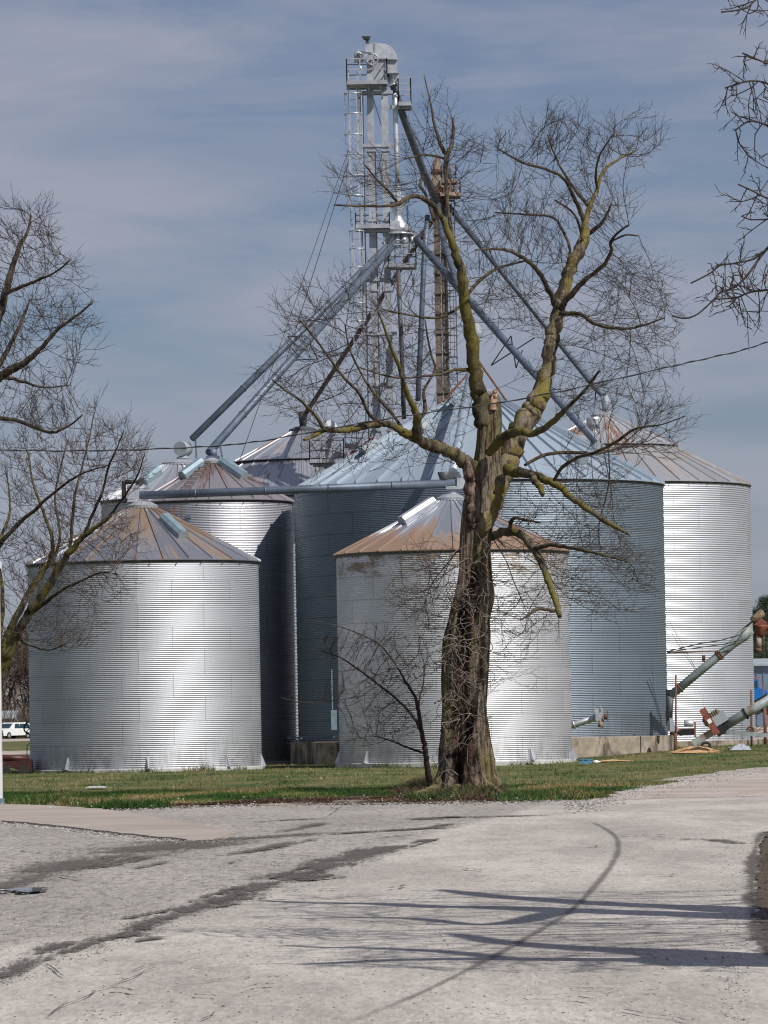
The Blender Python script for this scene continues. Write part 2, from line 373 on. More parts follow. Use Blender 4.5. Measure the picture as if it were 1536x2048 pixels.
# tan concrete drive
s = NT('tan_concrete_slab'); p = s.pos(); n1 = s.noise(s.map(p, (.35, .35, 1), rot=(0, 0, .1)), 1.0, 5, .6); n2 = s.noise(p, 22, 4, .7)
c = s.mix(s.step(n1, .3, .7), (.30, .26, .225), (.41, .36, .315)); c = s.mix(s.math('MULTIPLY', s.step(n2, .55, .75), .3), c, (.22, .16, .12)); s.bump(n2, .2, .01)
M['slab'] = s.fin(c, .88, 0, .25)
sl_ = [G2(*q) for q in [(405, 1655), (452, 1662), (462, 1668), (450, 1677), (425, 1681), (380, 1683), (300, 1677), (200, 1665), (100, 1653), (0, 1645)]]+[(-40, 72), (-40, 87)]+[G2(*q) for q in [(0, 1611), (100, 1614), (200, 1621), (280, 1632), (380, 1649)]]
cd_ = sheet('concrete_drive', sl_, .035, M['slab'], .05, 6, .5); md = cd_.modifiers.new('thick', 'SOLIDIFY'); md.thickness = .04; md.offset = -1

# worn patches, cracks and tar seams: thin sheets with a ragged alpha edge
def strip_mat(name, col, thr, scale, soft=.1, asp=3.0, amax=.9):
    s = NT(name); p = s.pos(); x = s.sep(s.coord('UV'))
    n = s.math('MULTIPLY_ADD', s.noise(s.map(p, (14, 2.6, 1)), 1.0, 6, .8), .8, s.math('MULTIPLY', s.noise(s.map(p, (1, 1/asp, 1)), scale, 6, .7), .80))
    e = s.math('SUBTRACT', 1.0, s.math('ABSOLUTE', s.math('MULTIPLY_ADD', x[1], 2.0, -1.0)))      # 0 at the sides, 1 in the middle
    en = s.math('MULTIPLY', s.step(x[0], 0, .12), s.math('SUBTRACT', 1.0, s.step(x[0], .88, 1)))
    e = s.math('MULTIPLY', e, s.math('MULTIPLY_ADD', en, .75, .25))
    a = s.step(s.math('ADD', s.math('MULTIPLY', e, .55), n), thr, thr+soft)
    n2 = s.noise(p, 40, 3, .7); c = s.mix(s.step(n2, .4, .65), tuple(v*.7 for v in col), tuple(v*1.5 for v in col))
    s.fin(c, .9, 0, .2); s.l(s.math('MULTIPLY', a, amax), s.p.inputs['Alpha']); return s.m
M['tar'] = strip_mat('dark_tar_seam', (.105, .094, .086), 1.16, 1.6, .16, 3.0, .9)
M['crack'] = strip_mat('hairline_crack', (.08, .07, .065), 1.12, 2.5, .12, 2.0, .85)
M['skid'] = strip_mat('tyre_mark', (.15, .135, .13), .84, .6, .45, 3.0, .55)
M['damp'] = strip_mat('damp_gravelly_dirt', (.115, .10, .09), 1.15, .8, .20, 3.0, .8)
def strip(name, pix, wid, mt, z, seg=4):
    """pix: centre-line pixels; wid: widths in metres across the line (list or number)"""
    P = [Vector(G2(*q)) for q in pix]; W = list(wid) if hasattr(wid, '__len__') else [wid]*len(P)
    Q = []; WW = []
    for i in range(len(P)-1):
        p0, p1, p2, p3 = P[max(0, i-1)], P[i], P[i+1], P[min(len(P)-1, i+2)]
        for k in range(seg):
            t = k/seg; Q.append(.5*((2*p1)+(p2-p0)*t+(2*p0-5*p1+4*p2-p3)*t*t+(3*p1-p0-3*p2+p3)*t**3)); WW.append(W[i]*(1-t)+W[i+1]*t)
    Q.append(P[-1]); WW.append(W[-1]); vs = []; uv = []
    for i, q in enumerate(Q):
        d = (Q[min(i+1, len(Q)-1)]-Q[max(i-1, 0)]).normalized(); n = Vector((-d.y, d.x))*WW[i]/2
        for sgn, vv in ((-1, 0), (1, 1)):
            a = q+n*sgn; vs.append((a.x, a.y, gz(a.x, a.y)+z)); uv.append((i/(len(Q)-1), vv))
    b = MB(); b.add(vs, [(2*i, 2*i+1, 2*i+3, 2*i+2) for i in range(len(Q)-1)]); b.uv = uv
    o = b.build(name, mt); o['kind'] = 'structure'; return o
strip('road_seam', [(-80, 1990), (0, 1955), (120, 1910), (250, 1870), (360, 1830), (450, 1800), (560, 1765), (680, 1725), (790, 1695), (840, 1690)], [.8, .8, .8, .9, 1.1, 1.5, 1.7, 2.0, 2.2, 1.2], M['tar'], .016)
strip('road_damp_patch', [(-60, 1800), (40, 1770), (130, 1740), (230, 1715), (330, 1695), (420, 1682), (520, 1676), (640, 1668), (760, 1663)], [1.0, 1.6, 3.0, 4.6, 6.0, 5.0, 3.0, 2.4, 1.6], M['damp'], .016)
strip('road_stain', [(640, 1672), (760, 1664), (860, 1658), (930, 1655)], [1.0, 1.6, 1.6, .8], M['tar'], .020)
strip('road_stain', [(840, 1642), (900, 1636), (1000, 1634), (1110, 1631)], [1.6, 3.0, 2.2, .8], M['tar'], .016)
strip('road_stain', [(510, 1646), (580, 1641), (660, 1637)], [.8, 1.3, .6], M['tar'], .016)
strip('road_stain', [(1360, 1678), (1430, 1682), (1500, 1690)], [1.0, 1.4, .6], M['tar'], .016)
strip('road_edge_dirt', [(1535, 1655), (1515, 1690), (1506, 1750), (1508, 1830), (1528, 1890), (1560, 1940)], [.9, .6, .5, .45, .45, .5], M['damp'], .018)
strip('tyre_mark', [(1165, 1638), (1205, 1655), (1232, 1675), (1237, 1700), (1225, 1730), (1190, 1775), (1140, 1825), (1060, 1875), (960, 1930), (840, 1990), (690, 2052)], [.09, .10, .11, .13, .12, .11, .10, .10, .09, .08, .08], M['skid'], .016, 6)
def crk(name, pix, wd=.05, z=.02):
    q = []; rr = random.Random(int(pix[0][0]))
    for i in range(len(pix)-1):
        for k in range(3):
            t = k/3; q.append((pix[i][0]*(1-t)+pix[i+1][0]*t+rr.uniform(-4, 4), pix[i][1]*(1-t)+pix[i+1][1]*t+rr.uniform(-1.2, 1.2)))
    q.append(pix[-1]); strip(name, q, wd, M['crack'], z, 2)
crk('road_crack', [(768, 1694), (900, 1685), (1100, 1681), (1300, 1680), (1500, 1684)], .07)
crk('road_crack', [(768, 1748), (900, 1744), (1050, 1739), (1180, 1739)], .06)
crk('road_crack', [(80, 2045), (130, 2015), (200, 1985), (270, 1958), (330, 1930)], .03)
crk('road_crack', [(0, 1876), (100, 1874), (190, 1868), (260, 1872)], .04)
crk('road_crack', [(360, 1852), (420, 1855), (510, 1850), (600, 1858), (760, 1858)], .04)
crk('road_crack', [(540, 1846), (512, 1852), (545, 1862)], .03)
crk('road_crack', [(60, 1925), (90, 1932), (135, 1962)], .03)
crk('road_crack', [(700, 1880), (745, 1868)], .03)
crk('road_crack', [(405, 2045), (430, 2030)], .025)
crk('road_crack', [(250, 1950), (340, 1925), (420, 1922)], .03)
crk('road_crack', [(660, 1612), (675, 1620), (660, 1630), (640, 1634)], .05)
crk('road_crack', [(700, 1650), (900, 1643), (1200, 1625), (1536, 1624)], .14)
crk('road_crack', [(480, 1654), (620, 1654), (768, 1648)], .12)
crk('road_crack', [(1000, 1608), (1200, 1613), (1500, 1612)], .1)
# puddle in the far left gutter
s = NT('puddle_water'); pud = s.fin((.05, .05, .055), .05, 0, .6)
_pd = ([G2(*q) for q in [(-30, 1795), (10, 1794), (45, 1789), (66, 1783), (58, 1779), (30, 1783), (10, 1783), (-30, 1788)]], 0)
s.l(s.math('MULTIPLY', s.step(s.noise(s.map(s.pos(), (9, 1.5, 1)), 1.0, 4, .6), .40, .48), 1.0), s.p.inputs['Alpha'])
strip('puddle', [(-20, 1789), (10, 1789), (40, 1786), (68, 1781)], [.7, .7, .55, .25], pud, .03)

# ---------------------------------------------------------------- grass, litter
def blades(name, label, cat, regions, mt, hmin, hmax, wd, cols, seed, lean=.5):
    r = np.random.default_rng(seed); V = []; Cc = []
    for (poly, n) in regions:
        k = 0
        ptsx = [q[0] for q in poly]; ptsy = [q[1] for q in poly]
        X = r.uniform(min(ptsx), max(ptsx), n*3); Y = r.uniform(min(ptsy), max(ptsy), n*3)
        ins = np.zeros(n*3, bool); m_ = len(poly)
        for i in range(m_):
            x1, y1 = poly[i]; x2, y2 = poly[(i+1) % m_]
            if y1 == y2: continue
            cnd = ((y1 > Y) != (y2 > Y)) & (X < (x2-x1)*(Y-y1)/(y2-y1)+x1); ins ^= cnd
        X, Y = X[ins][:n], Y[ins][:n]
        d = np.array([mnoise.noise(Vector((a*.9, b*.35, seed))) for a, b in zip(X, Y)]); keep = r.random(len(X)) < .55+d*1.1
        X, Y, d = X[keep], Y[keep], d[keep]; n_ = len(X)
        d2 = np.array([mnoise.noise(Vector((a*.5+7, b*.16, seed+3))) for a, b in zip(X, Y)])
        H = r.uniform(hmin, hmax, n_)*(1+d*.8); A = r.uniform(0, math.pi, n_); Wd = wd*r.uniform(.6, 1.3, n_)
        Z = np.array([gz(a, b) for a, b in zip(X, Y)])-.01
        dx, dy = np.cos(A)*Wd, np.sin(A)*Wd; lx, ly = r.normal(0, lean, n_)*H, r.normal(0, lean, n_)*H
        v = np.stack([np.stack([X-dx, Y-dy, Z], 1), np.stack([X+dx, Y+dy, Z], 1), np.stack([X+lx, Y+ly, Z+H], 1)], 1)
        V.append(v.reshape(-1, 3)); t = np.clip(d2*1.6+.5+r.normal(0, .22, n_), 0, .999)
        cc = np.array(cols)[(t*len(cols)).astype(int)]*r.uniform(.75, 1.25, (n_, 1))
        Cc.append(np.repeat(cc, 3, axis=0))
    V = np.concatenate(V); Cc = np.concatenate(Cc); Cc = np.concatenate([Cc, np.ones((len(Cc), 1))], 1)
    F = np.arange(len(V)).reshape(-1, 3); o = fast_mesh(name, V, F, mt, col=Cc); tag(o, label, cat, kind='stuff'); return o
s = NT('grass_blades'); a_ = s.n('ShaderNodeVertexColor'); a_.layer_name = 'tone'; M['blade'] = s.fin(a_.outputs[0], .7, 0, .25)
gx = [(-13.5, 87), (-9.5, 86.2), (-6, 86.0), (0, 85.4), (3.5, 85.0), (5.2, 89), (7.0, 104), (9, 118), (13, 128), (16, 165), (-17, 165)]
fr = [G2(*q) for q in [(0, 1609), (100, 1611), (215, 1618), (350, 1613), (500, 1608), (768, 1606), (1018, 1602), (1150, 1598), (1190, 1595), (1248, 1577), (1318, 1558), (1368, 1551), (1468, 1537), (1560, 1530)]]
fr2 = [G2(a_, b_) for a_, b_ in [(0, 1609), (100, 1610), (215, 1614), (350, 1606), (500, 1601), (700, 1597), (768, 1594), (860, 1588), (960, 1590), (1018, 1594), (1150, 1593), (1190, 1592), (1248, 1575), (1318, 1556), (1368, 1549), (1468, 1535), (1560, 1528)]]
lawn = fr2+[(24, 165), (24, 200), (-24, 200), (-20, 150), (-15, 90)]
lawn_near = fr2[:12]+[(7, 108), (-11, 108), (-9, 90)]
greens = [(.025, .062, .010), (.036, .085, .013), (.055, .115, .017), (.08, .13, .022), (.15, .14, .045), (.28, .21, .10)]
blades('grass', 'rough green and straw coloured lawn grass in front of the bins', 'grass', [(lawn, 70000), (lawn_near, 110000)], M['blade'], .03, .085, .010, greens, 4)
# grass along the right road edge
rg = [G2(*q) for q in [(1536, 1672), (1524, 1700), (1522, 1760), (1526, 1830), (1540, 1880)]]+[(6, 30), (9, 55)]
blades('verge_grass', 'dark scrubby grass along the right edge of the road', 'grass', [(rg, 9000)], M['blade'], .02, .07, .006, [(.03, .032, .016), (.04, .055, .02), (.07, .052, .035), (.045, .03, .02), (.10, .08, .05)], 5)
lf = [G2(*q) for q in [(300, 1614), (500, 1607), (768, 1604), (1018, 1601), (1150, 1598), (1100, 1592), (990, 1590), (820, 1580), (700, 1590), (520, 1600), (330, 1608)]]
blades('dead_leaf_litter', 'brown dead leaves and soil along the lawn edge by the old tree', 'leaf litter', [(lf, 60000)], M['blade'], .008, .04, .026, [(.07, .04, .025), (.11, .065, .04), (.05, .03, .02), (.17, .11, .07)], 6, 1.2)
mound = [G2(*q) for q in [(790, 1596), (840, 1602), (930, 1600), (1010, 1590), (1005, 1578), (960, 1572), (850, 1565), (820, 1575)]]
blades('weed_tangle', 'dry weeds and brown leaves heaped round the foot of the old tree', 'weeds', [(mound, 14000)], M['blade'], .05, .20, .014, [(.07, .045, .03), (.13, .09, .055), (.05, .05, .02), (.05, .08, .02)], 7, .9)
soil = simple('brown_soil', (.075, .052, .036), .95, 0, .4, 8, (.12, .08, .05), .55, .5)
sheet('soil_edge', [G2(*q) for q in [(215, 1620), (350, 1615), (500, 1611), (768, 1608), (1018, 1604), (1150, 1601), (1060, 1590), (960, 1583), (820, 1583), (700, 1592), (500, 1603), (330, 1610)]], -.004, soil, .25, 12, .5)
# petals and scraps
r_ = np.random.default_rng(3); V = []; 
for i in range(650):
    a = r_.uniform(-9, 7); b = r_.uniform(86, 150) if i % 3 else r_.uniform(84, 96); sz = r_.uniform(.008, .022); z = gz(a, b)+.05
    an = r_.uniform(0, 6.28); V += [(a+sz*math.cos(an), b+sz*math.sin(an), z), (a-sz*math.sin(an), b+sz*math.cos(an), z+sz), (a-sz*math.cos(an), b-sz*math.sin(an), z), (a+sz*math.sin(an), b-sz*math.cos(an), z-sz*.2)]
tag(fast_mesh('pale_litter', V, np.arange(len(V)).reshape(-1, 4), M['pale_concrete']), 'tiny pale scraps and petals scattered over the lawn', 'litter', kind='stuff')

# random fine cracks over the pavement
rc = random.Random(31)
for k in range(46):
    x_ = rc.uniform(20, 1480); y_ = rc.uniform(1660, 2040); 
    if x_ > 1380 and y_ < 1900: x_ -= 300
    Ln = rc.uniform(30, 150); dr = rc.uniform(-.35, .35); q_ = [(x_, y_)]
    for j in range(rc.randint(2, 4)): q_.append((q_[-1][0]+Ln/3, q_[-1][1]+Ln/3*dr*(.35)+rc.uniform(-4, 4)))
    crk('road_crack', q_, rc.uniform(.02, .06)*(1 if y_ > 1800 else 2), .02+k*.0003)
# loose stones
def stones(name, label, spots, mt, smin, smax, seed):
    r = np.random.default_rng(seed); oc = np.array([(1, 0, 0), (-1, 0, 0), (0, 1, 0), (0, -1, 0), (0, 0, 1), (0, 0, -1)], float); tf = np.array([(0, 2, 4), (2, 1, 4), (1, 3, 4), (3, 0, 4), (2, 0, 5), (1, 2, 5), (3, 1, 5), (0, 3, 5)])
    V = []; F = []; Cc = []; n = 0
    for x_, y_ in spots:
        s_ = r.uniform(smin, smax); a = r.uniform(0, 6.28); v = oc*s_*r.uniform(.6, 1.3, (6, 3))*np.array((1, 1, .6)); v = np.stack([v[:, 0]*math.cos(a)-v[:, 1]*math.sin(a)+x_, v[:, 0]*math.sin(a)+v[:, 1]*math.cos(a)+y_, v[:, 2]+gz(x_, y_)+s_*.25], 1)
        V.append(v); F.append(tf+n); n += 6; t = r.uniform(.08, .46); Cc.append(np.tile(np.array([t*1.02, t*.95, t*.9, 1]), (6, 1)))
    return tag(fast_mesh(name, np.concatenate(V), np.concatenate(F), mt, col=np.concatenate(Cc)), label, 'gravel', kind='stuff')
s = NT('loose_stone'); a_ = s.n('ShaderNodeVertexColor'); a_.layer_name = 'tone'; M['stone'] = s.fin(a_.outputs[0], .9, 0, .2)
r_ = np.random.default_rng(77); sp_ = []
while len(sp_) < 15000:
    px_, py_ = r_.uniform(-20, 1500), 1640+410*r_.random()**.8; seam_y = np.interp(px_, [0, 250, 450, 560, 680, 840], [1955, 1870, 1800, 1765, 1725, 1690]); near_ = abs(py_-seam_y)
    left = py_ < seam_y and px_ < 840; dp = np.interp(px_, [0, 130, 330, 520, 760], [1775, 1740, 1695, 1676, 1663]); nd = abs(py_-dp)
    pr = .40 if left else .05
    if px_ < 840 and near_ < 26: pr = .8
    if px_ < 800 and nd < 24: pr = .8
    if px_ > 1440: pr = .4
    if r_.random() < pr: g_ = gp(px_, py_); sp_.append((g_.x, g_.y))
stones('road_gravel', 'loose grey stones scattered along the worn seams and the coarse left lane', sp_, M['stone'], .004, .014, 5)
sp_ = []
for k in range(5000):
    px_ = r_.uniform(1130, 1540); py_ = np.interp(px_, [1130, 1198, 1248, 1318, 1368, 1468, 1540], [1603, 1600, 1583, 1563, 1556, 1542, 1535])+abs(r_.normal(0, 9)); g_ = gp(px_, py_); sp_.append((g_.x, g_.y))
for k in range(1700):
    px_ = r_.uniform(215, 1150); py_ = np.interp(px_, [215, 350, 500, 768, 1018, 1150], [1621, 1616, 1611, 1609, 1605, 1602])+r_.normal(1, 2.2); g_ = gp(px_, py_); sp_.append((g_.x, g_.y))
stones('edge_gravel', 'pale gravel washed along the far pavement edge and the track mouth', sp_, M['stone'], .008, .03, 6)
# taller weeds and bare earth: against the bins and at the pavement edge
wd_ = []
for t_c in ((at(286, 1127, 160).x, 160, 4.25), (at(904, 1107, 160).x, 160, 4.3)):
    for k in range(26):
        a0 = R(-85+k*6.6); rr_ = random.Random(k); 
        if rr_.random() < .55: x_, y_ = t_c[0]+t_c[2]*math.sin(a0), t_c[1]-t_c[2]*math.cos(a0); wd_.append(([(x_-.25, y_-.3), (x_+.25, y_-.3), (x_+.25, y_+.1), (x_-.25, y_+.1)], 70))
blades('base_weeds', 'tufts of taller weeds growing against the feet of the front bins', 'weeds', wd_, M['blade'], .08, .26, .012, [(.03, .07, .015), (.06, .09, .02), (.16, .13, .06)], 12, .5)
tf_ = []
for k in range(150):
    px_ = r_.uniform(20, 330) if k % 2 else r_.uniform(1000, 1240); py_ = np.interp(px_, [0, 215, 500, 1018, 1198, 1248], [1610, 1619, 1609, 1603, 1598, 1580])-abs(r_.normal(0, 6)); x_, y_ = G2(px_, py_); w_ = r_.uniform(.08, .3); tf_.append(([(x_-w_, y_-w_*2), (x_+w_, y_-w_*2), (x_+w_, y_+w_*2), (x_-w_, y_+w_*2)], 60))
blades('edge_tufts', 'ragged green and straw grass tufts along the near lawn edge', 'grass', tf_, M['blade'], .05, .16, .012, [(.03, .075, .012), (.05, .095, .02), (.08, .10, .025), (.22, .17, .08)], 13, .6)

# worn blotches beside the seams, dirt at the verge
for k in range(18):
    t_ = rc.random(); x_ = 40+t_*820; y_ = float(np.interp(x_, [0, 250, 450, 560, 680, 840], [1955, 1870, 1800, 1765, 1725, 1690]))+rc.uniform(-34, 26); L_ = rc.uniform(30, 110); dy_ = -L_*rc.uniform(.05, .35)
    strip('worn_patch', [(x_, y_), (x_+L_/2, y_+dy_/2), (x_+L_, y_+dy_)], [rc.uniform(.3, .9)]*3, M['tar'], .017+k*.0002)
for k in range(7):
    x_ = rc.uniform(40, 620); y_ = float(np.interp(x_, [0, 130, 330, 520, 760], [1775, 1740, 1695, 1676, 1663]))+rc.uniform(-22, 40); L_ = rc.uniform(50, 150)
    strip('damp_patch', [(x_, y_), (x_+L_/2, y_-L_*.08), (x_+L_, y_-L_*.2)], [rc.uniform(.5, 1.2)]*3, M['damp'], .0225+k*.0002)
for k, q_ in ()  and enumerate(([(820, 1700), (900, 1672), (1010, 1654), (1120, 1646)], [(560, 2040), (760, 1900), (960, 1790), (1100, 1710)], [(1300, 1720), (1330, 1690), (1340, 1660)])):
    strip('wheel_path', q_, [.5]*len(q_), M['skid'], .0155)
sheet('verge_soil', [G2(*q) for q in [(1534, 1664), (1518, 1700), (1513, 1760), (1513, 1830), (1526, 1882), (1600, 1960)]]+[(4.0, 30), (4.9, 42), (6.4, 63)], .006, soil, .05, 15, .3)
sp_ = []
for k in range(1500):
    x_ = r_.uniform(0, 470); y_ = float(np.interp(x_, [0, 100, 200, 300, 380, 450], [1645, 1653, 1665, 1677, 1683, 1679]))+r_.normal(0, 3.5); sp_.append(G2(x_, y_))
for k in range(900): x_ = r_.uniform(0, 460); sp_.append(G2(x_, r_.uniform(np.interp(x_, [0, 200, 460], [1612, 1622, 1662]), np.interp(x_, [0, 200, 380, 460], [1645, 1665, 1683, 1672]))))
stones('drive_grit', 'grit and small stones spilled over the concrete drive', sp_, M['stone'], .01, .03, 9)
# ---------------------------------------------------------------- grain bins
M['w_left'] = wall_mat('corrugated_left', (.56, .58, .62), .815, 2.4, rough=.58, stain=.66)
M['w_front'] = wall_mat('corrugated_front', (.60, .61, .64), .815, 2.4, rough=.58, stain=.64, top=1.1, H=7.4)
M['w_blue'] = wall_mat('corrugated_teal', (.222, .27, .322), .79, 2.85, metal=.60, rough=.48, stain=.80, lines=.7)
M['w_mid'] = wall_mat('corrugated_mid', (.60, .60, .65), .83, 2.4, rough=.50, stain=.70)
M['w_right'] = wall_mat('corrugated_right', (.66, .68, .73), 1.02, 2.7, rough=.50, stain=.72, lines=.3)
M['r_left'] = roof_mat('roof_left', (.34, .355, .40), (.135, .09, .065), (.24, .175, .13), .468, -.12, seed=3, panel=.10)
M['r_front'] = roof_mat('roof_front', (.44, .465, .52), (.18, .11, .075), (.29, .20, .145), .52, .46, seed=11, panel=.16)
M['r_blue'] = roof_mat('roof_blue', (.35, .42, .495), (.25, .34, .40), (.30, .42, .48), .66, 0, metal=.25, rough=.45, seed=5, panel=.05)
M['r_mid'] = roof_mat('roof_mid', (.30, .28, .30), (.085, .055, .055), (.13, .09, .085), .47, -.22, metal=.4, seed=21, panel=.22)
M['r_back'] = roof_mat('roof_back', (.56, .58, .62), (.30, .18, .12), (.4, .27, .2), .60, -.05, seed=31, panel=.1)
M['r_wavy'] = roof_mat('roof_wavy', (.50, .52, .57), (.17, .085, .06), (.28, .17, .12), .55, -.04, seed=41, panel=.15)
M['r_right'] = roof_mat('roof_right_lower', (.46, .46, .48), (.19, .17, .155), (.29, .265, .245), .50, -.05, metal=.5, seed=51, panel=.12)
M['r_right_top'] = roof_mat('roof_right_upper', (.55, .56, .58), (.16, .08, .06), (.24, .14, .10), .52, 0, metal=.5, seed=58, panel=.2)

def corrugated(cx, cy, r, z0, z1, pitch, n=112, seg=5, amp=.0115):
    nc = int(round((z1-z0)/pitch)); k = nc*seg; j = np.arange(k+1); z = z0+(z1-z0)*j/k; rr_ = r+amp*np.cos(2*np.pi*j/seg)
    a = np.linspace(0, 2*np.pi, n+1); A, Z = np.meshgrid(a, z); RR = np.repeat(rr_[:, None], n+1, 1)
    # sheets are never perfectly round: gentle waviness
    RR = RR + .0004*np.sin(A*17+cx)*np.sin(Z*2.1+cx) + .0003*np.sin(A*31)
    V = np.stack([cx+RR*np.sin(A), cy-RR*np.cos(A), Z], -1).reshape(-1, 3)
    i, jj = np.meshgrid(np.arange(n), np.arange(k)); b = (jj*(n+1)+i).ravel()
    F = np.stack([b, b+1, b+n+2, b+n+1], 1); uv = np.stack([A*r, Z-z0], -1).reshape(-1, 2)
    return V, F, uv
def cone(cx, cy, r0, z0, r1, z1, npan, rib=.06, ribw=.05, rows=4, wavy=0, thick=.03):
    """ribbed conical roof from the cap ring (r0, z0) down to the eave (r1, z1)"""
    vs, uv, fs = [], [], []; st = []
    for p in range(npan):
        a = 2*math.pi*p/npan; w2 = 2*math.pi/npan
        st += [(a, 1, p), (a+.0001, 1, p)] if False else []
        st.append((a, 0, -1)); st.append((a, 0, 0)); st.append((a, 0, 1)); st.append((a, 0, 2))
        if wavy:
            for q in range(1, wavy*2): st.append((a, w2*q/(wavy*2), 3+(q % 2)))
    n = len(st); pa = 2*math.pi/npan
    for j in range(rows+1):
        t = j/rows; r = r0+(r1-r0)*t; z = z0+(z1-z0)*t
        for (a, da, k) in st:
            hw = min(ribw/2/r, pa*.35)
            if k == -1: aa, h = a-hw*1.3, 0
            elif k == 0: aa, h = a-hw*.6, rib
            elif k == 1: aa, h = a+hw*.6, rib
            elif k == 2: aa, h = a+hw*1.3, 0
            else: aa, h = a+da, (.022 if k == 4 else 0)
            vs.append((cx+r*math.sin(aa), cy-r*math.cos(aa), z+h)); uv.append((aa/pa+.001, t))
    fs = [(j*n+i, j*n+(i+1) % n, (j+1)*n+(i+1) % n, (j+1)*n+i) for j in range(rows) for i in range(n)]
    fs = [f[::-1] for f in fs]
    o = MB(); o.add(vs, fs, False)
    # eave lip, turned down
    lip = len(o.v); lv = [(vs[rows*n+i][0], vs[rows*n+i][1], z1-thick) for i in range(n)]
    o.add(lv, []); o.f += [(rows*n+(i+1) % n, rows*n+i, lip+i, lip+(i+1) % n) for i in range(n)]; o.sm += [False]*n
    uv += [(q[0], 1.0) for q in uv[rows*n:rows*n+n]]
    # per loop uv so that the last panel does not wrap
    lu = []
    for f in o.f:
        U_ = [uv[i][0] for i in f]; wrap = max(U_)-min(U_) > npan/2
        for i in f: lu.append((uv[i][0]+(npan if wrap and uv[i][0] < npan/2 else 0), uv[i][1]))
    o.uv = (lu,); return o
def bin_(name, label, axis, D, Rpx, eave, ring_px, base_z, wallm, roofm, pitch, npan, group='round steel grain bins of the elevator', over=.09, pad=None, tier=None, wavy=0, amp=.0135, ring_r=None, rib=.06, flat=None, bolts=True):
    """axis: px of the axis at the eave; eave: pixel y of the eave circle's level; ring_px: (x, y, r px) of the cap ring"""
    e = at(axis, eave, D); cx, cy = e.x, D; r = Rpx*D/FPX; ze = e.z; zr = at(axis, ring_px[1], D).z; rr0 = ring_px[2]*D/FPX
    t = thing(name, label, 'grain bin', (cx, cy, base_z), group)
    z0 = base_z+(pad[0] if pad else .0)
    V, F, uv = corrugated(cx, cy, r-over, z0, ze-.03, pitch, amp=amp)
    fast_mesh('wall', V, F, wallm, t, True, uv=uv)
    if pad:
        b = MB(); b.lathe((cx, cy, 0), [(0, z0), (r-over+pad[1]-.02, z0), (r-over+pad[1], z0-.02), (r-over+pad[1], base_z-.3)], 96, False); b.build('concrete_pad', pad[2], t)
    if tier:
        rm, zm = tier[0]*D/FPX, at(axis, tier[1], D).z
        cone(cx, cy, rm-.05, zm-.03, r, ze, npan, rib, wavy=wavy).build('roof', roofm[0], t)
        cone(cx, cy, rr0, zr, rm+.12, zm+.03, npan if len(roofm) < 3 else roofm[2], rib, rows=3, wavy=wavy).build('upper_roof', roofm[1], t)
    else: cone(cx, cy, rr0, zr, r, ze, npan, rib, wavy=wavy).build('roof', roofm, t)
    # dark eave ring under the roof edge with its bolt clips
    b = MB(); b.lathe((cx, cy, 0), [(r-over+.012, ze-.12), (r-over+.025, ze-.115), (r-over+.035, ze-.05), (r-.02, ze-.035)], 96, True)
    if bolts:
        for k in range(npan):
            a = 2*math.pi*(k+.5)/npan; b.box((cx+(r-over+.05)*math.sin(a), cy-(r-over+.05)*math.cos(a), ze-.15), (.03, .03, .05), ax=(math.cos(a), math.sin(a), 0))
    b.build('eave_ring', M['dark_pipe'], t)
    b = MB(); b.lathe((cx, cy, 0), [(rr0+.12, zr-.04), (rr0+.14, zr+.07), (rr0+.02, zr+.13), (rr0*.75, zr+.2), (0, zr+.24)], 28, False); b.build('cap', M['galv'] if not flat else flat, t)
    t['_c'] = (cx, cy, r-over, z0, ze, zr, rr0); t['_n'] = npan
    return t
def brackets(t, angs, h=.42):
    cx, cy, r, z0 = t['_c'][:4]
    for a in angs:
        a = R(a); d = Vector((math.sin(a), -math.cos(a), 0)); tn = Vector((math.cos(a), math.sin(a), 0)); p = Vector((cx, cy, z0))+d*(r+.012)
        b = MB(); b.prism([p-tn*.012, p+d*.17-tn*.012, p+d*.17+Vector((0, 0, .05))-tn*.012, p+d*.03+Vector((0, 0, h))-tn*.012, p+Vector((0, 0, h))-tn*.012], tn*.024)
        b.box(p+d*.09+Vector((0, 0, .012)), (.2, .14, .02), ax=d); b.box(p+d*.006+Vector((0, 0, h/2)), (.012, .12, h), ax=d)
        b.build('anchor_bracket', M['galv'], t)
def roof_pt(t, a, f):
    """point on the roof at angle a (deg, 0 towards the road), f = 0 cap .. 1 eave"""
    cx, cy, r, z0, ze, zr, r0 = t['_c']; a = R(a); rr = r0+(r-r0)*f
    return Vector((cx+rr*math.sin(a), cy-rr*math.cos(a), zr+(ze-zr)*f))
def roof_vent(t, a, f0, f1, wd=.42, h=.32, mt=None):
    p, q = roof_pt(t, a, f0), roof_pt(t, a, f1); d = (q-p).normalized(); s_ = d.cross(Vector((0, 0, 1))).normalized(); u = s_.cross(d).normalized()
    prof = [(-wd/2, .02), (-wd/2, h*.6), (-wd*.28, h), (wd*.28, h), (wd/2, h*.6), (wd/2, .02)]
    b = MB(); b.prism([p+s_*x+u*y for x, y in prof], q-p); o = sub(b.build('roof_vent', mt or M['paleblue'], t))
    e = MB(); e.prism([q+d*.004+s_*x*.9+u*y*.9 for x, y in prof], d*.02); e.build('end_grille', M['grey'], o)
    b = MB(); b.bar(q-d*.1+u*.04-s_*.1, q+d*.25-s_*.1+u*.03, .05, .05)
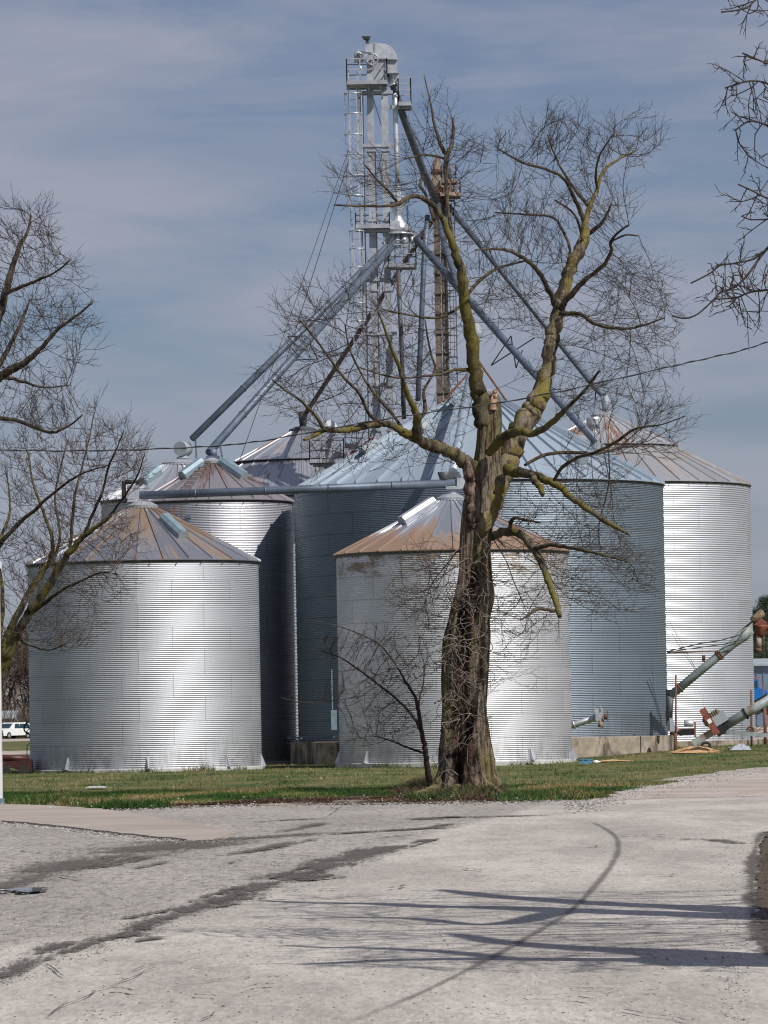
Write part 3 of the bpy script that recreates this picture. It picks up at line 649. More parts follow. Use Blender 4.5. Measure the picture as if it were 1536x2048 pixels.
def roof_ladder(t, a, f0, f1, n=8, w_=.4):
    b = MB()
    for k in range(n):
        p = roof_pt(t, a, f0+(f1-f0)*k/(n-1)); s_ = Vector((math.cos(R(a)), math.sin(R(a)), 0)); b.bar(p-s_*w_/2+Vector((0, 0, .12)), p+s_*w_/2+Vector((0, 0, .12)), .03)
        b.bar(p-s_*w_/2, p-s_*w_/2+Vector((0, 0, .12)), .025); b.bar(p+s_*w_/2, p+s_*w_/2+Vector((0, 0, .12)), .025)
    b.build('roof_step_row', M['rust'], t)

bL = bin_('grain_bin', 'bright silver corrugated bin at left with brown stained cone roof, standing on the lawn', 286, 160, 236, 1127, (272, 1015, 24), .0, M['w_left'], M['r_left'], .068, 28, pad=(.10, .12, M['pale_concrete']))
brackets(bL, [-79, -38, 4, 46, 83]); roof_vent(bL, 34, .28, .62, mt=M['paleblue'])
bF = bin_('grain_bin', 'silver corrugated bin behind the old mossy tree with orange rust streaks on its roof', 904, 160, 237, 1107, (905, 1000, 22), .02, M['w_front'], M['r_front'], .068, 28, pad=(.12, .16, M['pale_concrete']))
brackets(bF, [-84, -49, -14, 38, 74, 86]); roof_vent(bF, -52, .10, .48, mt=M['galv']); roof_vent(bF, 40, .12, .45, mt=M['paleblue'])
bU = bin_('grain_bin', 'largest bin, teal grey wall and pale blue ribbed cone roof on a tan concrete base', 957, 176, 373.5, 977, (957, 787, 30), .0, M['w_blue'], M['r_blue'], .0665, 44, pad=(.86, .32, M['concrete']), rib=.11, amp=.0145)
for a_, f_ in ((-38, .42), (38, .80), (-62, .62)):
    roof_vent(bU, a_, f_-.04, f_+.05, .5, .35, M['grey'])
for a_ in ():
    q = roof_pt(bU, a_+1.5, .965); b.box(q+Vector((0, 0, .12)), (.09, .09, .14))
bB = bin_('grain_bin', 'silver bin half behind the left bin with a dark brown shingled-looking cone roof', 425, 179, 163.5, 1006, (425, 926, 17), .0, M['w_mid'], M['r_mid'], .0665, 22, pad=(.10, .12, M['pale_concrete']))
roof_vent(bB, -46, .06, .42, mt=M['paleblue']); roof_vent(bB, 50, .06, .46, .45, .34, M['paleblue']); roof_ladder(bB, -23, .1, .95, 9)
bA = bin_('grain_bin', 'farthest left silver bin with a bright metal cone roof and flat topped collar', 360, 190, 162, 1001, (362, 929, 29), .02, M['w_mid'], M['r_back'], .0665, 30, rib=.09)
roof_vent(bA, -38, .28, .62, .5, .34, M['paleblue']); roof_vent(bA, 62, .05, .6, .45, .34, M['paleblue'])
bC = bin_('grain_bin', 'bin with a wavy two tier silver roof streaked red brown, behind the blue roofed bin', 608, 215, 250, 1000, (606, 862, 22), .1, M['w_mid'], (M['r_wavy'], M['r_wavy']), .0665, 26, tier=(140, 925), wavy=5, flat=M['dark_pipe'])
bG = bin_('grain_bin', 'tall bright silver bin at far right with a two tier rusty white roof', 1211, 200, 292, 977, (1212, 833, 20), .34, M['w_right'], (M['r_right'], M['r_right_top'], 22), .0925, 40, tier=(142, 896), pad=(.18, .3, M['concrete']), amp=.016)

# round hood vent on the far right roof
q = roof_pt(bG, -35, .10); b = MB(); qq = at(1188, 850, 198.2); b.lathe(qq, [(.16, -.9), (.18, .05)], 20); b.lathe(qq, [(0, .36), (.30, .34), (.34, .26), (.34, 0), (.16, -.02)], 24, False); b.build('hood_vent', M['galv'], bG)
# caged ladder on the wall of the middle-left bin and a slim conduit beside it
cx, cy, r = bB['_c'][:3]
def wall_pt(t, px_, z, off=.05):
    cx, cy, r = t['_c'][:3]; X = at(px_, 1200, cy-r*.8).x-cx; X = max(-r, min(r, X)); return Vector((cx+X*(1+off/r), cy-math.sqrt(max(0, r*r-X*X))-off, z))
b = MB(); zt = bB['_c'][4]
for px_ in (336, 343, 352, 361, 368): 
    q = wall_pt(bB, px_, 0, .35 if px_ in (343, 352, 361) else .12); b.bar((q.x, q.y, zt-3.2), (q.x, q.y, zt-.25), .03)
for zz in np.arange(zt-3.2, zt-.2, .7):
    P_ = [wall_pt(bB, a_, zz, o_) for a_, o_ in ((336, .1), (341, .3), (352, .42), (362, .3), (368, .1))]
    for i in range(4): b.bar(P_[i], P_[i+1], .03)
b.build('ladder_cage', M['rust'], bB)
b = MB(); q = wall_pt(bB, 382, 0, .06); b.bar((q.x, q.y, .2), (q.x, q.y, zt-.75), .06); b.box((q.x, q.y, zt-.65), (.16, .1, .16)); b.build('conduit', M['galv_blue'], bB)

# ---------------------------------------------------------------- spouts, augers
def spout(name, label, pts, r, mt, flanges=True, n=14, cat='spout', group='grain spouts running down from the elevators', extra=None):
    P = [at(*q) for q in pts]; base = P[-1]; t = thing(name, label, cat, tuple(base), group)
    b = MB(); b.tube(P, r, n)
    if flanges:
        for i in range(len(P)-1):
            Lg = (P[i+1]-P[i]).length; d = (P[i+1]-P[i]).normalized(); m_ = max(1, int(Lg/3.05))
            for j in range(1, m_): c = P[i].lerp(P[i+1], j/m_); b.cyl(c-d*.025, c+d*.025, r+.022, n)
    b.build('tube', mt, t)
    return t
def support(t, parent, a, b_, w_=.05, mt=None, name='brace'):
    b = MB(); b.bar(a, b_, w_); return b.build(name, mt or M['galv_blue'], parent)
sA = spout('spout_pipe', 'long dark grey spout ending in a round drum over the farthest left bin', [(786, 481, 195), (384, 878, 190)], .145, M['galv_blue'])
c0 = at(366, 898, 190); b = MB(); b.cyl(c0+Vector((-.12, -.26, 0)), c0+Vector((.12, .24, 0)), .31, 22); b.build('end_drum', M['grey'], sA)
b = MB(); b.tube([c0-Vector((0, 0, .2)), at(366, 922, 190)], [.16, .2], 12); b.cyl(at(366, 918, 190), at(366, 914, 190), .27, 16); b.build('drop_box', M['grey'], sA); support(None, sA, at(391, 876, 190), at(393, 924, 190), .07)
sB = spout('spout_pipe', 'lighter spout ending square above the dark roofed bin on the left', [(795, 480, 195), (418, 905, 179)], .16, M['galv_blue'])
b = MB(); b.tube([at(427, 898, 179), at(426, 914, 179)], [.14, .16], 12); b.box(at(426, 916, 179), (.52, .5, .16)); b.box(at(426, 921, 179), (.42, .4, .12)); b.build('drop_box', M['galv_blue'], sB)
support(None, sB, at(439, 886, 179), at(447, 928, 179), .07)
sC = spout('spout_pipe', 'thin rusty dark spout down to the wavy roofed bin', [(862, 445, 203), (612, 826, 215)], .11, simple('rusty_dark_pipe', (.10, .065, .06), .7, .2, .4, 2.0))
b = MB(); b.tube([at(606, 824, 215), at(606, 838, 215), at(606, 858, 215)], [.24, .22, .14], 10); b.build('drop_box', M['dark_pipe'], sC)
spout('drop_pipe', 'dark upright pipe hanging below the distributor platform', [(796, 540, 197), (803, 690, 197), (808, 838, 197)], .10, M['dark_pipe'])
spout('spout_pipe', 'steep blue grey spout from the old rusty elevator, left of the brown tower', [(855, 430, 203), (848, 520, 203), (836, 800, 200)], .12, M['galv_blue'])
sR = spout('spout_pipe', 'blue grey spout from the distributor onto the right side of the blue roof', [(832, 478, 195), (1010, 682, 187), (1196, 888, 174.5)], .155, M['galv_blue'])
b = MB()
for a, c in (((1022, 672), (1032, 736)), ((982, 731), (1070, 675)), ((1022, 672), (982, 731)), ((1032, 736), (1045, 700))): b.bar(at(*a, 186), at(*c, 186), .05)
b.build('truss_bracket', M['black'], sR)
b = MB(); q = at(1200, 893, 174.4); b.box(q, (.45, .4, .3), ax=(1, 0, -.9)); b.build('end_box', M['grey'], sR)
sG = spout('spout_pipe', 'long blue grey spout from the old rusty elevator down to the far right bin', [(897, 412, 203), (1050, 600, 202), (1190, 775, 201), (1208, 792, 200)], .13, M['galv_blue'])
b = MB(); b.tube([at(1208, 792, 200), at(1213, 812, 200), at(1213, 828, 200)], [.17, .20, .22], 12); b.build('drop_box', M['grey'], sG); support(None, sG, at(1192, 778, 201), at(1187, 832, 199.5), .06)
spout('spout_pipe', 'thick blue grey spout from the silver elevator head to the old rusty tower', [(786, 166, 195), (800, 215, 196), (845, 338, 199), (872, 402, 202)], .165, M['galv_blue'])
spout('spout_pipe', 'blue grey spout between the old elevator and the top of the blue roofed bin', [(876, 410, 202), (884, 470, 199), (912, 560, 190), (936, 625, 181)], .13, M['galv_blue'])
sU = spout('drop_pipe', 'vertical grey elbow pipe standing on the peak of the blue roof', [(938, 632, 179), (950, 650, 177), (953, 676, 176.2), (951, 745, 176), (950, 790, 176)], .13, M['galv_blue'])
b = MB(); b.tube([at(950, 648, 176.6), at(954, 664, 176.3), at(954, 678, 176.2)], [.16, .24, .17], 12); b.cyl(at(953.5, 678, 176.2), at(953.5, 682, 176.2), .2, 12); b.build('elbow', M['grey'], sU)
for a, c in (((938, 745), (887, 803)), ((957, 722), (1012, 800)), ((945, 745), (918, 835)), ((952, 760), (966, 850))):
    support(None, sU, at(*a, 176), at(*c, 173.5), .06, M['rust'])
sF = spout('spout_pipe', 'pale spout in front of the blue roof dropping to the front bin peak', [(942, 742, 174), (925, 840, 168), (906, 944, 161)], .165, M['galv_light'])
b = MB(); b.box(at(905, 951, 160.6), (.5, .5, .24)); b.build('end_box', M['dark_pipe'], sF)
# level auger joining the two front bins
a, c = at(276, 991, 160), at(912, 967, 160); t = thing('cross_auger', 'long level grey auger tube joining the peaks of the two front bins', 'auger', tuple(a))
b = MB(); b.tube([a, c], .145, 16)
for k in (.18, .40, .60, .80): p_ = a.lerp(c, k); d = (c-a).normalized(); b.cyl(p_-d*.03, p_+d*.03, .165, 16)
b.build('tube', M['galv_blue'], t)
b = MB(); b.box(a+Vector((-.16, 0, .02)), (.42, .5, .5)); b.box(a+Vector((-.16, 0, .32)), (.4, .4, .08)); b.build('gearbox', M['galv'], t)
b = MB(); b.box(a+Vector((-.5, 0, .12)), (.14, .4, .75)); b.cyl(a+Vector((-.48, -.1, .45)), a+Vector((.05, -.1, .5)), .07, 10); b.bar(a+Vector((-.45, .1, .55)), a+Vector((.1, .1, .5)), .05); b.build('drive_guard', M['black'], t)
b = MB(); b.tube([a+Vector((-.12, 0, -.2)), a+Vector((-.1, 0, -.45)), a+Vector((-.08, 0, -.75))], [.22, .18, .34], 12); b.build('inlet_funnel', M['galv'], t)
b = MB(); b.tube([c+Vector((-.12, 0, -.1)), c+Vector((-.12, 0, -.3)), c+Vector((-.12, 0, -.55))], [.2, .17, .3], 12); b.box(c+Vector((-.12, 0, -.16)), (.5, .5, .1)); b.box(c+Vector((.18, 0, 0)), (.3, .38, .38)); b.build('outlet_funnel', M['galv'], t)
b = MB(); q = c+Vector((-.42, .05, .28)); b.lathe(q, [(.16, -.12), (.24, .13), (.2, .14), (.0, .1)], 16); b.box(q+Vector((.1, 0, -.16)), (1.2, .1, .05)); b.cyl(q+Vector((.5, 0, -.05)), q+Vector((.5, .3, -.05)), .12, 14); b.build('drive_motor', M['dark_pipe'], t)
for px_ in (596, 776): q = at(px_, 973, 160); bb = MB(); bb.box(q, (.42, .18, .06)); bb.box(q+Vector((0, 0, -.05)), (.2, .12, .1)); bb.build('hatch', M['dark_pipe'], t)
# ---------------------------------------------------------------- silver bucket elevator
DE = 195.0; KE = FPX/DE
def ex(px, py=400): return at(px, py, DE).x
AX = at(742, 400, DE)          # foot of the reference axis at y = 400
def E(px, py, dy=0.0):
    """point on the elevator plane: pixel (px, py) in the plane DE, pushed dy metres away"""
    q = at(px, py, DE); return Vector((q.x, DE+dy, q.z))
tE = thing('grain_elevator', 'tall silver bucket elevator tower with a curved hood, motor and railed platforms on top', 'grain elevator', (AX.x, DE, 0))
zt = E(742, 176).z
def vx(px, pyref): return E(px, pyref).x
xl, xr = vx(740.5, 200), vx(769, 200)
for xx in (xl, xr):
    b = MB(); b.box((xx, DE, zt/2), (.30, .34, zt))
    for z in np.arange(2, zt, 3.05): b.box((xx, DE, z), (.40, .44, .07))
    b.build('leg_casing', M['white_metal'], tE)
b = MB()
for py in (186, 292, 462, 560, 668, 770):
    z = E(750, py).z; b.box(((xl+xr)/2, DE-.2, z), (1.35, .08, .14)); b.box(((xl+xr)/2, DE+.2, z), (1.35, .08, .14))
for i, z in enumerate(np.arange(3, zt-2, 2.4)):
    s_ = 1 if i % 2 else -1; b.bar((xl*(1 if s_ > 0 else 0)+xr*(0 if s_ > 0 else 1), DE+.2, z), (xr if s_ > 0 else xl, DE+.2, z+2.2), .04)
b.build('cross_bracing', M['white_metal'], tE)
# head
b = MB(); hd = [E(731, 118), E(731, 92), E(741, 89.5), E(757, 88.5), E(770, 90), E(780, 94), E(788, 102), E(793, 112), E(795, 121)]
b.prism([p+Vector((0, -.38, 0)) for p in hd], (0, .76, 0)); o = sub(b.build('head_hood', M['galv'], tE))
b = MB(); b.bar(E(751, 88, -.41), E(751, 120, -.41), .09, .05); b.bar(E(731, 119.5, -.40), E(796, 121, -.40), .07, .05); b.build('seam_bar', M['white_metal'], o)
b = MB(); b.prism([E(733, 119, -.34), E(771, 120, -.34), E(775, 178, -.34), E(734, 178, -.34)], (0, .68, 0)); b.build('head_box', M['white_metal'], tE)
b = MB(); b.prism([E(773, 121, -.30), E(794, 121, -.30), E(794, 143, -.30), E(796, 147, -.30), E(794, 151, -.30), E(779, 151, -.30), E(777, 147, -.30)], (0, .6, 0)); b.box(E(786, 147, 0), (.5, .7, .06)); b.build('discharge_box', M['white_metal'], tE)
b = MB(); b.tube([E(786, 150), E(786, 160), E(786, 170)], [.25, .22, .19], 4, smooth=False); b.cyl(E(786, 168), E(787, 171), .22, 14); b.build('discharge_funnel', M['galv'], tE)
b = MB(); b.box(E(735, 87, 0), (.16, .2, .45)); b.prism([E(724, 74, -.25), E(741, 74, -.25), E(739, 79, -.2), E(728, 79, -.2)], (0, .45, 0)); b.build('vent_stack', M['dark_pipe'], tE)
# drive: motor, pulley, belt
pw = E(744.5, 122, -.55); b = MB(); rr_ = .245
ring = [(pw.x+rr_*math.cos(a), pw.y, pw.z+rr_*math.sin(a)) for a in np.linspace(0, 2*math.pi, 25)]
b.tube(ring, .04, 6, False)
for k in range(6): a = k*math.pi/3+.25; b.bar(pw, pw+Vector((rr_*math.cos(a), 0, rr_*math.sin(a))), .06, .05)
b.cyl(pw-Vector((0, .06, 0)), pw+Vector((0, .35, 0)), .06, 10); b.build('drive_pulley', M['white_metal'], tE)
pm = E(717, 114, -.35); b = MB(); b.lathe((0, 0, 0), [(0, 0)], 3) if False else None
b.tube([pm+Vector((0, y, 0)) for y in (-.28, -.22, .25, .32)], [.10, .20, .20, .12], 18); b.box(pm+Vector((0, 0, -.24)), (.42, .5, .06)); b.tube([pm+Vector((-.02, 0, -.25)), pm+Vector((.1, 0, -.55)), pm+Vector((.3, 0, -.62))], [.04, .04, .03], 8); o = sub(b.build('motor', M['galv'], tE))
b = MB(); b.cyl(pm+Vector((0, -.38, 0)), pm+Vector((0, -.28, 0)), .09, 14); b.cyl(pm+Vector((0, -.40, 0)), pm+Vector((0, -.38, 0)), .04, 10); b.build('motor_shaft', M['dark_pipe'], o)
b = MB(); b.bar(pm+Vector((.05, -.36, .12)), pw+Vector((0, 0, .25)), .05, .06); b.bar(pm+Vector((.05, -.36, -.1)), pw+Vector((-.1, 0, -.24)), .05, .06); b.build('belt', M['dark_pipe'], tE)

def platform(par, x0, x1, y0, y1, z, zr, post=.045, gap=.6, mt=None, skip=()):
    """railed grating floor"""
    mt = mt or M['white_metal']
    b = MB(); b.box(((x0+x1)/2, (y0+y1)/2, z), (x1-x0-.02, y1-y0-.02, .04))
    for (u0, v0, u1, v1) in ((x0, y0, x1, y0), (x0, y1, x1, y1), (x0, y0, x0, y1), (x1, y0, x1, y1)): b.bar((u0, v0, z), (u1, v1, z), .05, .17)
    fl = b.build('platform_floor', mt, par)
    b = MB()
    for nm, (u0, v0, u1, v1) in dict(f=(x0, y0, x1, y0), b=(x0, y1, x1, y1), l=(x0, y0, x0, y1), r=(x1, y0, x1, y1)).items():
        if nm in skip: continue
        for zz in (zr, (z+zr)/2+.05): b.bar((u0, v0, zz), (u1, v1, zz), post)
        Ln = math.hypot(u1-u0, v1-v0); n = max(1, round(Ln/gap))
        for k in range(n+1): b.bar((u0+(u1-u0)*k/n, v0+(v1-v0)*k/n, z), (u0+(u1-u0)*k/n, v0+(v1-v0)*k/n, zr), post)
    b.build('railing', mt, par)
platform(tE, ex(694, 170), ex(774, 170), DE-1.0, DE+.7, E(730, 171).z, E(730, 124).z)
b = MB()
for px_ in (712, 736, 760): b.bar(E(px_, 176, -.95), E(px_+6, 198, -.1), .05)
b.build('knee_bracing', M['white_metal'], tE)
platform(tE, ex(797, 210), ex(822, 210), DE-.3, DE+1.4, E(810, 209).z, E(810, 158).z)
b = MB(); b.bar(E(762, 213.5, .1), E(822, 213.5, .1), .12, .16); b.build('support_beam', M['white_metal'], tE)
platform(tE, ex(712, 458), ex(779, 458), DE-.7, DE+.5, E(745, 456).z, E(745, 428).z)
platform(tE, ex(777, 534), ex(832, 534), DE-.6, DE+.7, E(800, 533).z, E(800, 492).z)
b = MB()
for px_ in (790, 803, 818): b.bar(E(px_, 470, .2), E(px_, 534, .2), .05)
b.bar(E(797, 540, .1), E(776, 620, .1), .05); b.bar(E(825, 540, .1), E(780, 640, .1), .05); b.build('hanger_frame', M['white_metal'], tE)
# ladders with hoop cages
def cage(par, xc, y, z0, z1, r=.38, hoops=6, mt=None):
    mt = mt or M['galv']; b = MB()
    for s_ in (-.2, .2): b.bar((xc+s_, y+r*.7, z0), (xc+s_, y+r*.7, z1+.9), .045)
    for z in np.arange(z0, z1, .32): b.bar((xc-.2, y+r*.7, z), (xc+.2, y+r*.7, z), .028)
    lad = sub(b.build('ladder', mt, par))
    b = MB()
    for k in range(hoops):
        z = z0+1.2+(z1-z0-1.4)*k/(hoops-1); b.tube([(xc+r*math.cos(a), y+r*math.sin(a), z) for a in np.linspace(R(140), R(400), 15)], .028, 5)
    for a in np.linspace(R(160), R(380), 6): b.bar((xc+r*math.cos(a), y+r*math.sin(a), z0+1.2), (xc+r*math.cos(a), y+r*math.sin(a), z1-.2), .026)
    b.build('safety_cage', mt, lad)
cage(tE, vx(708.5, 300), DE-.55, E(708, 450).z, E(708, 182).z, .40, 6)
cage(tE, vx(714, 500), DE-.55, E(708, 700).z, E(708, 456).z, .33, 6)
b = MB()
for px_, y0, y1, dy in ((724, 175, 850, -.2), (729, 190, 1000, .1), (752, 300, 850, .3)): b.bar((vx(px_, 400), DE+dy, E(px_, y1).z), (vx(px_, 400), DE+dy, E(px_, y0).z), .06)
b.build('conduit', M['white_metal'], tE)
# silver down pipe with transition and distributor
b = MB(); b.tube([E(789, 150, .35), E(790.5, 215, .3), E(793, 300, .2), E(795, 378, .1)], [.14, .12, .105, .10], 14); b.cyl(E(794.5, 372, .1), E(794.6, 375, .1), .14, 14)
b.tube([E(795, 374, .1), E(794, 386, .1), E(794, 393, .1)], [.11, .2, .31], 4, smooth=False); b.box(E(794, 398, .1), (.44, .44, .24)); b.tube([E(794, 403, .1), E(795, 432, .1)], [.31, .16], 4, smooth=False)
b.build('down_pipe', M['galv'], tE)
b = MB(); b.tube([E(795, 432, .1), E(796, 436, .1), E(797, 446, .1), E(799, 466, .1)], [.17, .17, .32, .62], 20); b.box(E(790, 452, -.25), (.42, .3, .36)); b.cyl(E(799, 466, .1), E(799, 470, .1), .64, 24); o = sub(b.build('distributor', M['galv'], tE))
for k, (px_, dx, dyy) in enumerate(((781, -.30, -.1), (789, -.22, -.35), (797, -.1, -.45), (805, .12, -.45), (817, .34, -.1), (822, .45, .2), (800, 0, .5))):
    b = MB(); q = E(px_, 468, .1)+Vector((0, dyy*.6, 0)); b.tube([q, q+Vector((dx*.5, dyy*.2, -.28)), q+Vector((dx, dyy*.3, -.48))], [.12, .12, .13], 10); b.cyl(q+Vector((dx*.5, dyy*.2, -.27)), q+Vector((dx*.56, dyy*.2, -.31)), .155, 12); b.build('outlet', M['galv'], o)
# guy wires
for k, (a, c) in enumerate((((697, 300), (478, 925)), ((700, 312), (560, 760)), ((822, 214), (1010, 560)), ((800, 212), (905, 420)))):
    b = MB(); b.tube([at(a[0], a[1], 195), at(c[0], c[1], 186 if k == 0 else 198)], .014, 5); o = b.build('guy_wire', M['cable'], None)
    tag(o, ['thin guy wire running from the silver tower down to the left bins', 'second thin guy wire close beside the left one on the silver tower', 'thin guy wire from the small right platform toward the right', 'thin guy wire from the top platform to the old rusty tower'][k], 'guy wire', 'guy wires of the elevator towers')
b = MB()
for a, c in (((575, 673), (612, 672)), ((612, 672), (635, 718)), ((575, 673), (600, 700)), ((590, 720), (635, 718)), ((600, 690), (592, 722))): b.bar(at(*a, 188), at(*c, 188), .04)
tag(b.build('spout_truss_frame', M['black'], None), 'small dark triangular truss frame across the two left spouts', 'truss bracket')

# ---------------------------------------------------------------- old rusty elevator
D2 = 203.0
def O(px, py, dy=0.0): q = at(px, py, D2); return Vector((q.x, D2+dy, q.z))
tO = thing('grain_elevator', 'old rusty brown elevator tower with a corroded railed head behind the bare tree', 'grain elevator', (O(882, 600).x, D2, 0))
rl = simple('old_weathered_casing', (.17, .135, .11), .85, .05, .45, 1.6, (.07, .045, .035), .50)
zt = O(880, 420).z
for px_ in (874, 888):
    x_ = O(px_+2, 600).x; b = MB(); b.box((x_, D2, zt/2), (.285, .3, zt)); 
    if px_ == 874: b.build('leg_casing', rl, tO)
x0, x1 = O(874, 600).x, O(894, 600).x
for i, z in enumerate(np.arange(2, zt, .9)):
    b.box(((x0+x1)/2, D2-.2, z), (.75, .06, .07)); 
    if i % 2: b.bar((x0-.1, D2-.2, z), (x1+.1, D2-.2, z+.9), .035)
b.build('leg_casing', rl, tO)
b = MB(); b.prism([O(863, 344, -.3), O(884, 344, -.3), O(882, 378, -.3), O(864, 378, -.3)], (0, .6, 0)); b.prism([O(866, 318, -.25), O(880, 316, -.25), O(882, 342, -.25), O(865, 342, -.25)], (0, .5, 0)); b.build('head_box', M['rust_light'], tO)
b = MB(); b.box(O(873, 343, 0), (.52, .8, .12)); b.box(O(872, 384, 0), (.62, .8, .3)); b.prism([O(882, 376, -.4), O(903, 376, -.4), O(912, 388, -.4), O(884, 392, -.4)], (0, .7, 0)); b.tube([O(874, 392), O(878, 402), O(880, 425)], [.42, .36, .2], 10); b.build('head_skirt', M['rust'], tO)
b = MB(); b.tube([O(896, 352, -.2+y) for y in (-.1, .0, .3)], [.14, .18, .18], 12); b.cyl(O(893, 345, -.4), O(893, 345, -.34), .2, 16); b.build('motor', M['dark_pipe'], tO)
platform(tO, O(880, 392).x, O(920, 392).x, D2-.8, D2+.5, O(900, 392).z, O(900, 364).z, .04, .5, M['rust_light'])
platform(tO, O(884, 362).x, O(912, 362).x, D2-.3, D2+.8, O(900, 363).z, O(900, 331).z, .035, .5, M['rust_light'])
b = MB(); b.prism([O(908, 405, -.3), O(918, 407, -.3), O(920, 413, -.3), O(908, 411, -.3)], (0, .5, 0)); b.build('hatch_cover', M['paleblue'], tO)
cage(tO, O(903, 600).x, D2-.3, O(900, 770).z, O(900, 395).z, .22, 8, M['dark_pipe'])

# ---------------------------------------------------------------- small elevator head beyond the wavy roof
D3 = 207.0
def H(px, py, dy=0.0): q = at(px, py, D3); return Vector((q.x, D3+dy, q.z))
tH = thing('grain_elevator', 'short silver elevator head with a railed platform over the wavy roofed bin', 'grain elevator', (H(662, 900).x, D3-1, 0))
b = MB(); z0 = H(660, 925).z
b.box((H(658, 900).x, D3, z0/2+1), (.34, .4, z0+2)); b.build('leg_casing', M['white_metal'], tH)
b = MB(); b.tube([H(664, 872), H(664, 856), H(664, 846), H(664, 842)], [.27, .26, .17, .06], 14); b.prism([H(651, 866, -.3), H(651, 846, -.3), H(656, 842, -.3), H(662, 842, -.3), H(666, 866, -.3)], (0, .5, 0)); b.build('head_hood', M['white'], tH)
b = MB(); b.box(H(658, 890, -.1), (.36, .5, 1.2)); b.box(H(676, 895, -.1), (.3, .4, .4)); b.build('head_box', M['white_metal'], tH)
b = MB(); b.cyl(H(674, 914, -.4), H(683, 914, .2), .22, 14); b.build('motor', M['dark_pipe'], tH)
platform(tH, H(620, 925).x, H(688, 925).x, D3-1.0, D3+.7, H(650, 924).z, H(650, 879).z)
b = MB(); b.bar(H(626, 931, -.6), H(670, 931, -.6), .2, .2); b.tube([H(659, 930), H(662, 955)], [.3, .12], 4, smooth=False); b.build('floor_beam', M['grey'], tH)
tP = thing('catwalk', 'pale railed catwalk running right behind the blue roof toward the old tower', 'catwalk', tuple(H(700, 885)))
platform(tP, H(690, 888).x, H(760, 888).x, D3+.5, D3+1.3, H(720, 889).z, H(720, 862).z, .04, .5)
tR = thing('conveyor_hood', 'faded red slanted sheet metal hood showing behind the blue roof edge', 'hood', tuple(H(720, 890)))
b = MB(); b.prism([H(696, 914, -.4), H(704, 902, -.4), H(728, 899, -.4), H(716, 914, -.4)], (0, .8, 0)); b.prism([H(726, 888, -.2), H(746, 874, -.2), H(748, 884, -.2), H(742, 889, -.2)], (0, .7, 0)); b.build('red_sheet', M['red'], tR)
b = MB(); b.bar(H(698, 899, -.5), H(738, 894, -.5), .12, .1); b.build('dark_beam', M['dark_pipe'], tR)

# ---------------------------------------------------------------- utility line
def catenary(p, q, sag, n=30): return [p.lerp(q, i/n)+Vector((0, 0, -sag*4*(i/n)*(1-i/n))) for i in range(n+1)]
P_ = [at(x_, y_, 88) for x_, y_ in ((-200, 899), (0, 900), (120, 902), (240, 900.5), (363, 896), (450, 891), (525, 882), (640, 861), (740, 843), (850, 826), (1000, 806), (1130, 781), (1320, 738), (1400, 720), (1480, 702), (1536, 684), (1800, 610))]
b = MB(); b.tube(P_, .011, 6, False)
tw = []
for i in range(len(P_)-1):
    for k in range(10): tw.append((P_[i].lerp(P_[i+1], k/10), len(tw)))
b.tube([p+Vector((0, .018*math.cos(i*.9), .016*math.sin(i*.9))) for p, i in tw], .008, 5, False)
tag(b.build('power_cable', M['cable'], None), 'black twisted overhead cable sagging across the whole view in front of the bins', 'cable')

# ---------------------------------------------------------------- machinery at the right
def W(px, py, D): return at(px, py, D)
# upper auger leaning from the blue bin up to the right
a, c = W(1340, 1392, 172), W(1502, 1258, 172); t = thing('unloading_auger', 'grey green auger tube rising from the blue bin base to a tan motor', 'auger', tuple(a))
b = MB(); b.tube([a, a.lerp(c, .55), a.lerp(c, .8), a.lerp(c, .9), c], [.165, .165, .175, .24, .2], 14); b.build('tube', M['mint'], t)
d = (c-a).normalized(); b = MB()
for k in (.12, .6, .62): b.cyl(a.lerp(c, k)-d*.03, a.lerp(c, k)+d*.03, .21, 14)
b.bar(a.lerp(c, .45)+Vector((-.1, 0, .15)), a.lerp(c, .45)+Vector((-.1, 0, .4)), .12); b.build('clamp', M['rust'], t)
b = MB(); b.tube([a, a+Vector((-.03, 0, -.5)), a+Vector((-.05, 0, -1.1))], [.16, .14, .12], 10); b.build('inlet_pipe', M['dark_pipe'], t)
b = MB(); q = W(1516, 1233, 172); b.tube([q-d*.3, q-d*.25, q+d*.22, q+d*.28], [.1, .16, .16, .1], 12); b.box(q+Vector((0, -.03, .06)), (.4, .22, .16), ax=d); b.build('motor', simple('tan_motor_paint', (.26, .20, .13), .75, .1, .5, 8, (.12, .08, .05), .5), t)
b = MB(); b.box(q+Vector((-.2, 0, -.18)), (.55, .3, .05), ax=d); b.box(q-d*.55, (.5, .2, .05), ax=d); b.build('motor_bracket', M['black'], t)
b = MB(); b.prism([W(1507, 1250, 171.8), W(1523, 1236, 171.8), W(1534, 1245, 171.8), W(1534, 1253, 171.8), W(1508, 1250, 171.8)], (0, .4, 0)); b.build('discharge_hood', M['brownred'], t)
b = MB(); b.tube([W(1522, 1250, 172), W(1522, 1256, 172), W(1520, 1268, 172), W(1518, 1272, 172)], [.30, .22, .21, .14], 12); b.build('spout_collar', M['brownred'], t)
b = MB(); b.tube([W(1518, 1270, 172), W(1517, 1298, 172)], .11, 12); b.build('downspout', M['rust_light'], t)
b = MB(); b.tube([W(1517, 1297, 172), W(1517, 1305, 172)], .13, 12); b.build('spout_end', M['rust'], t)
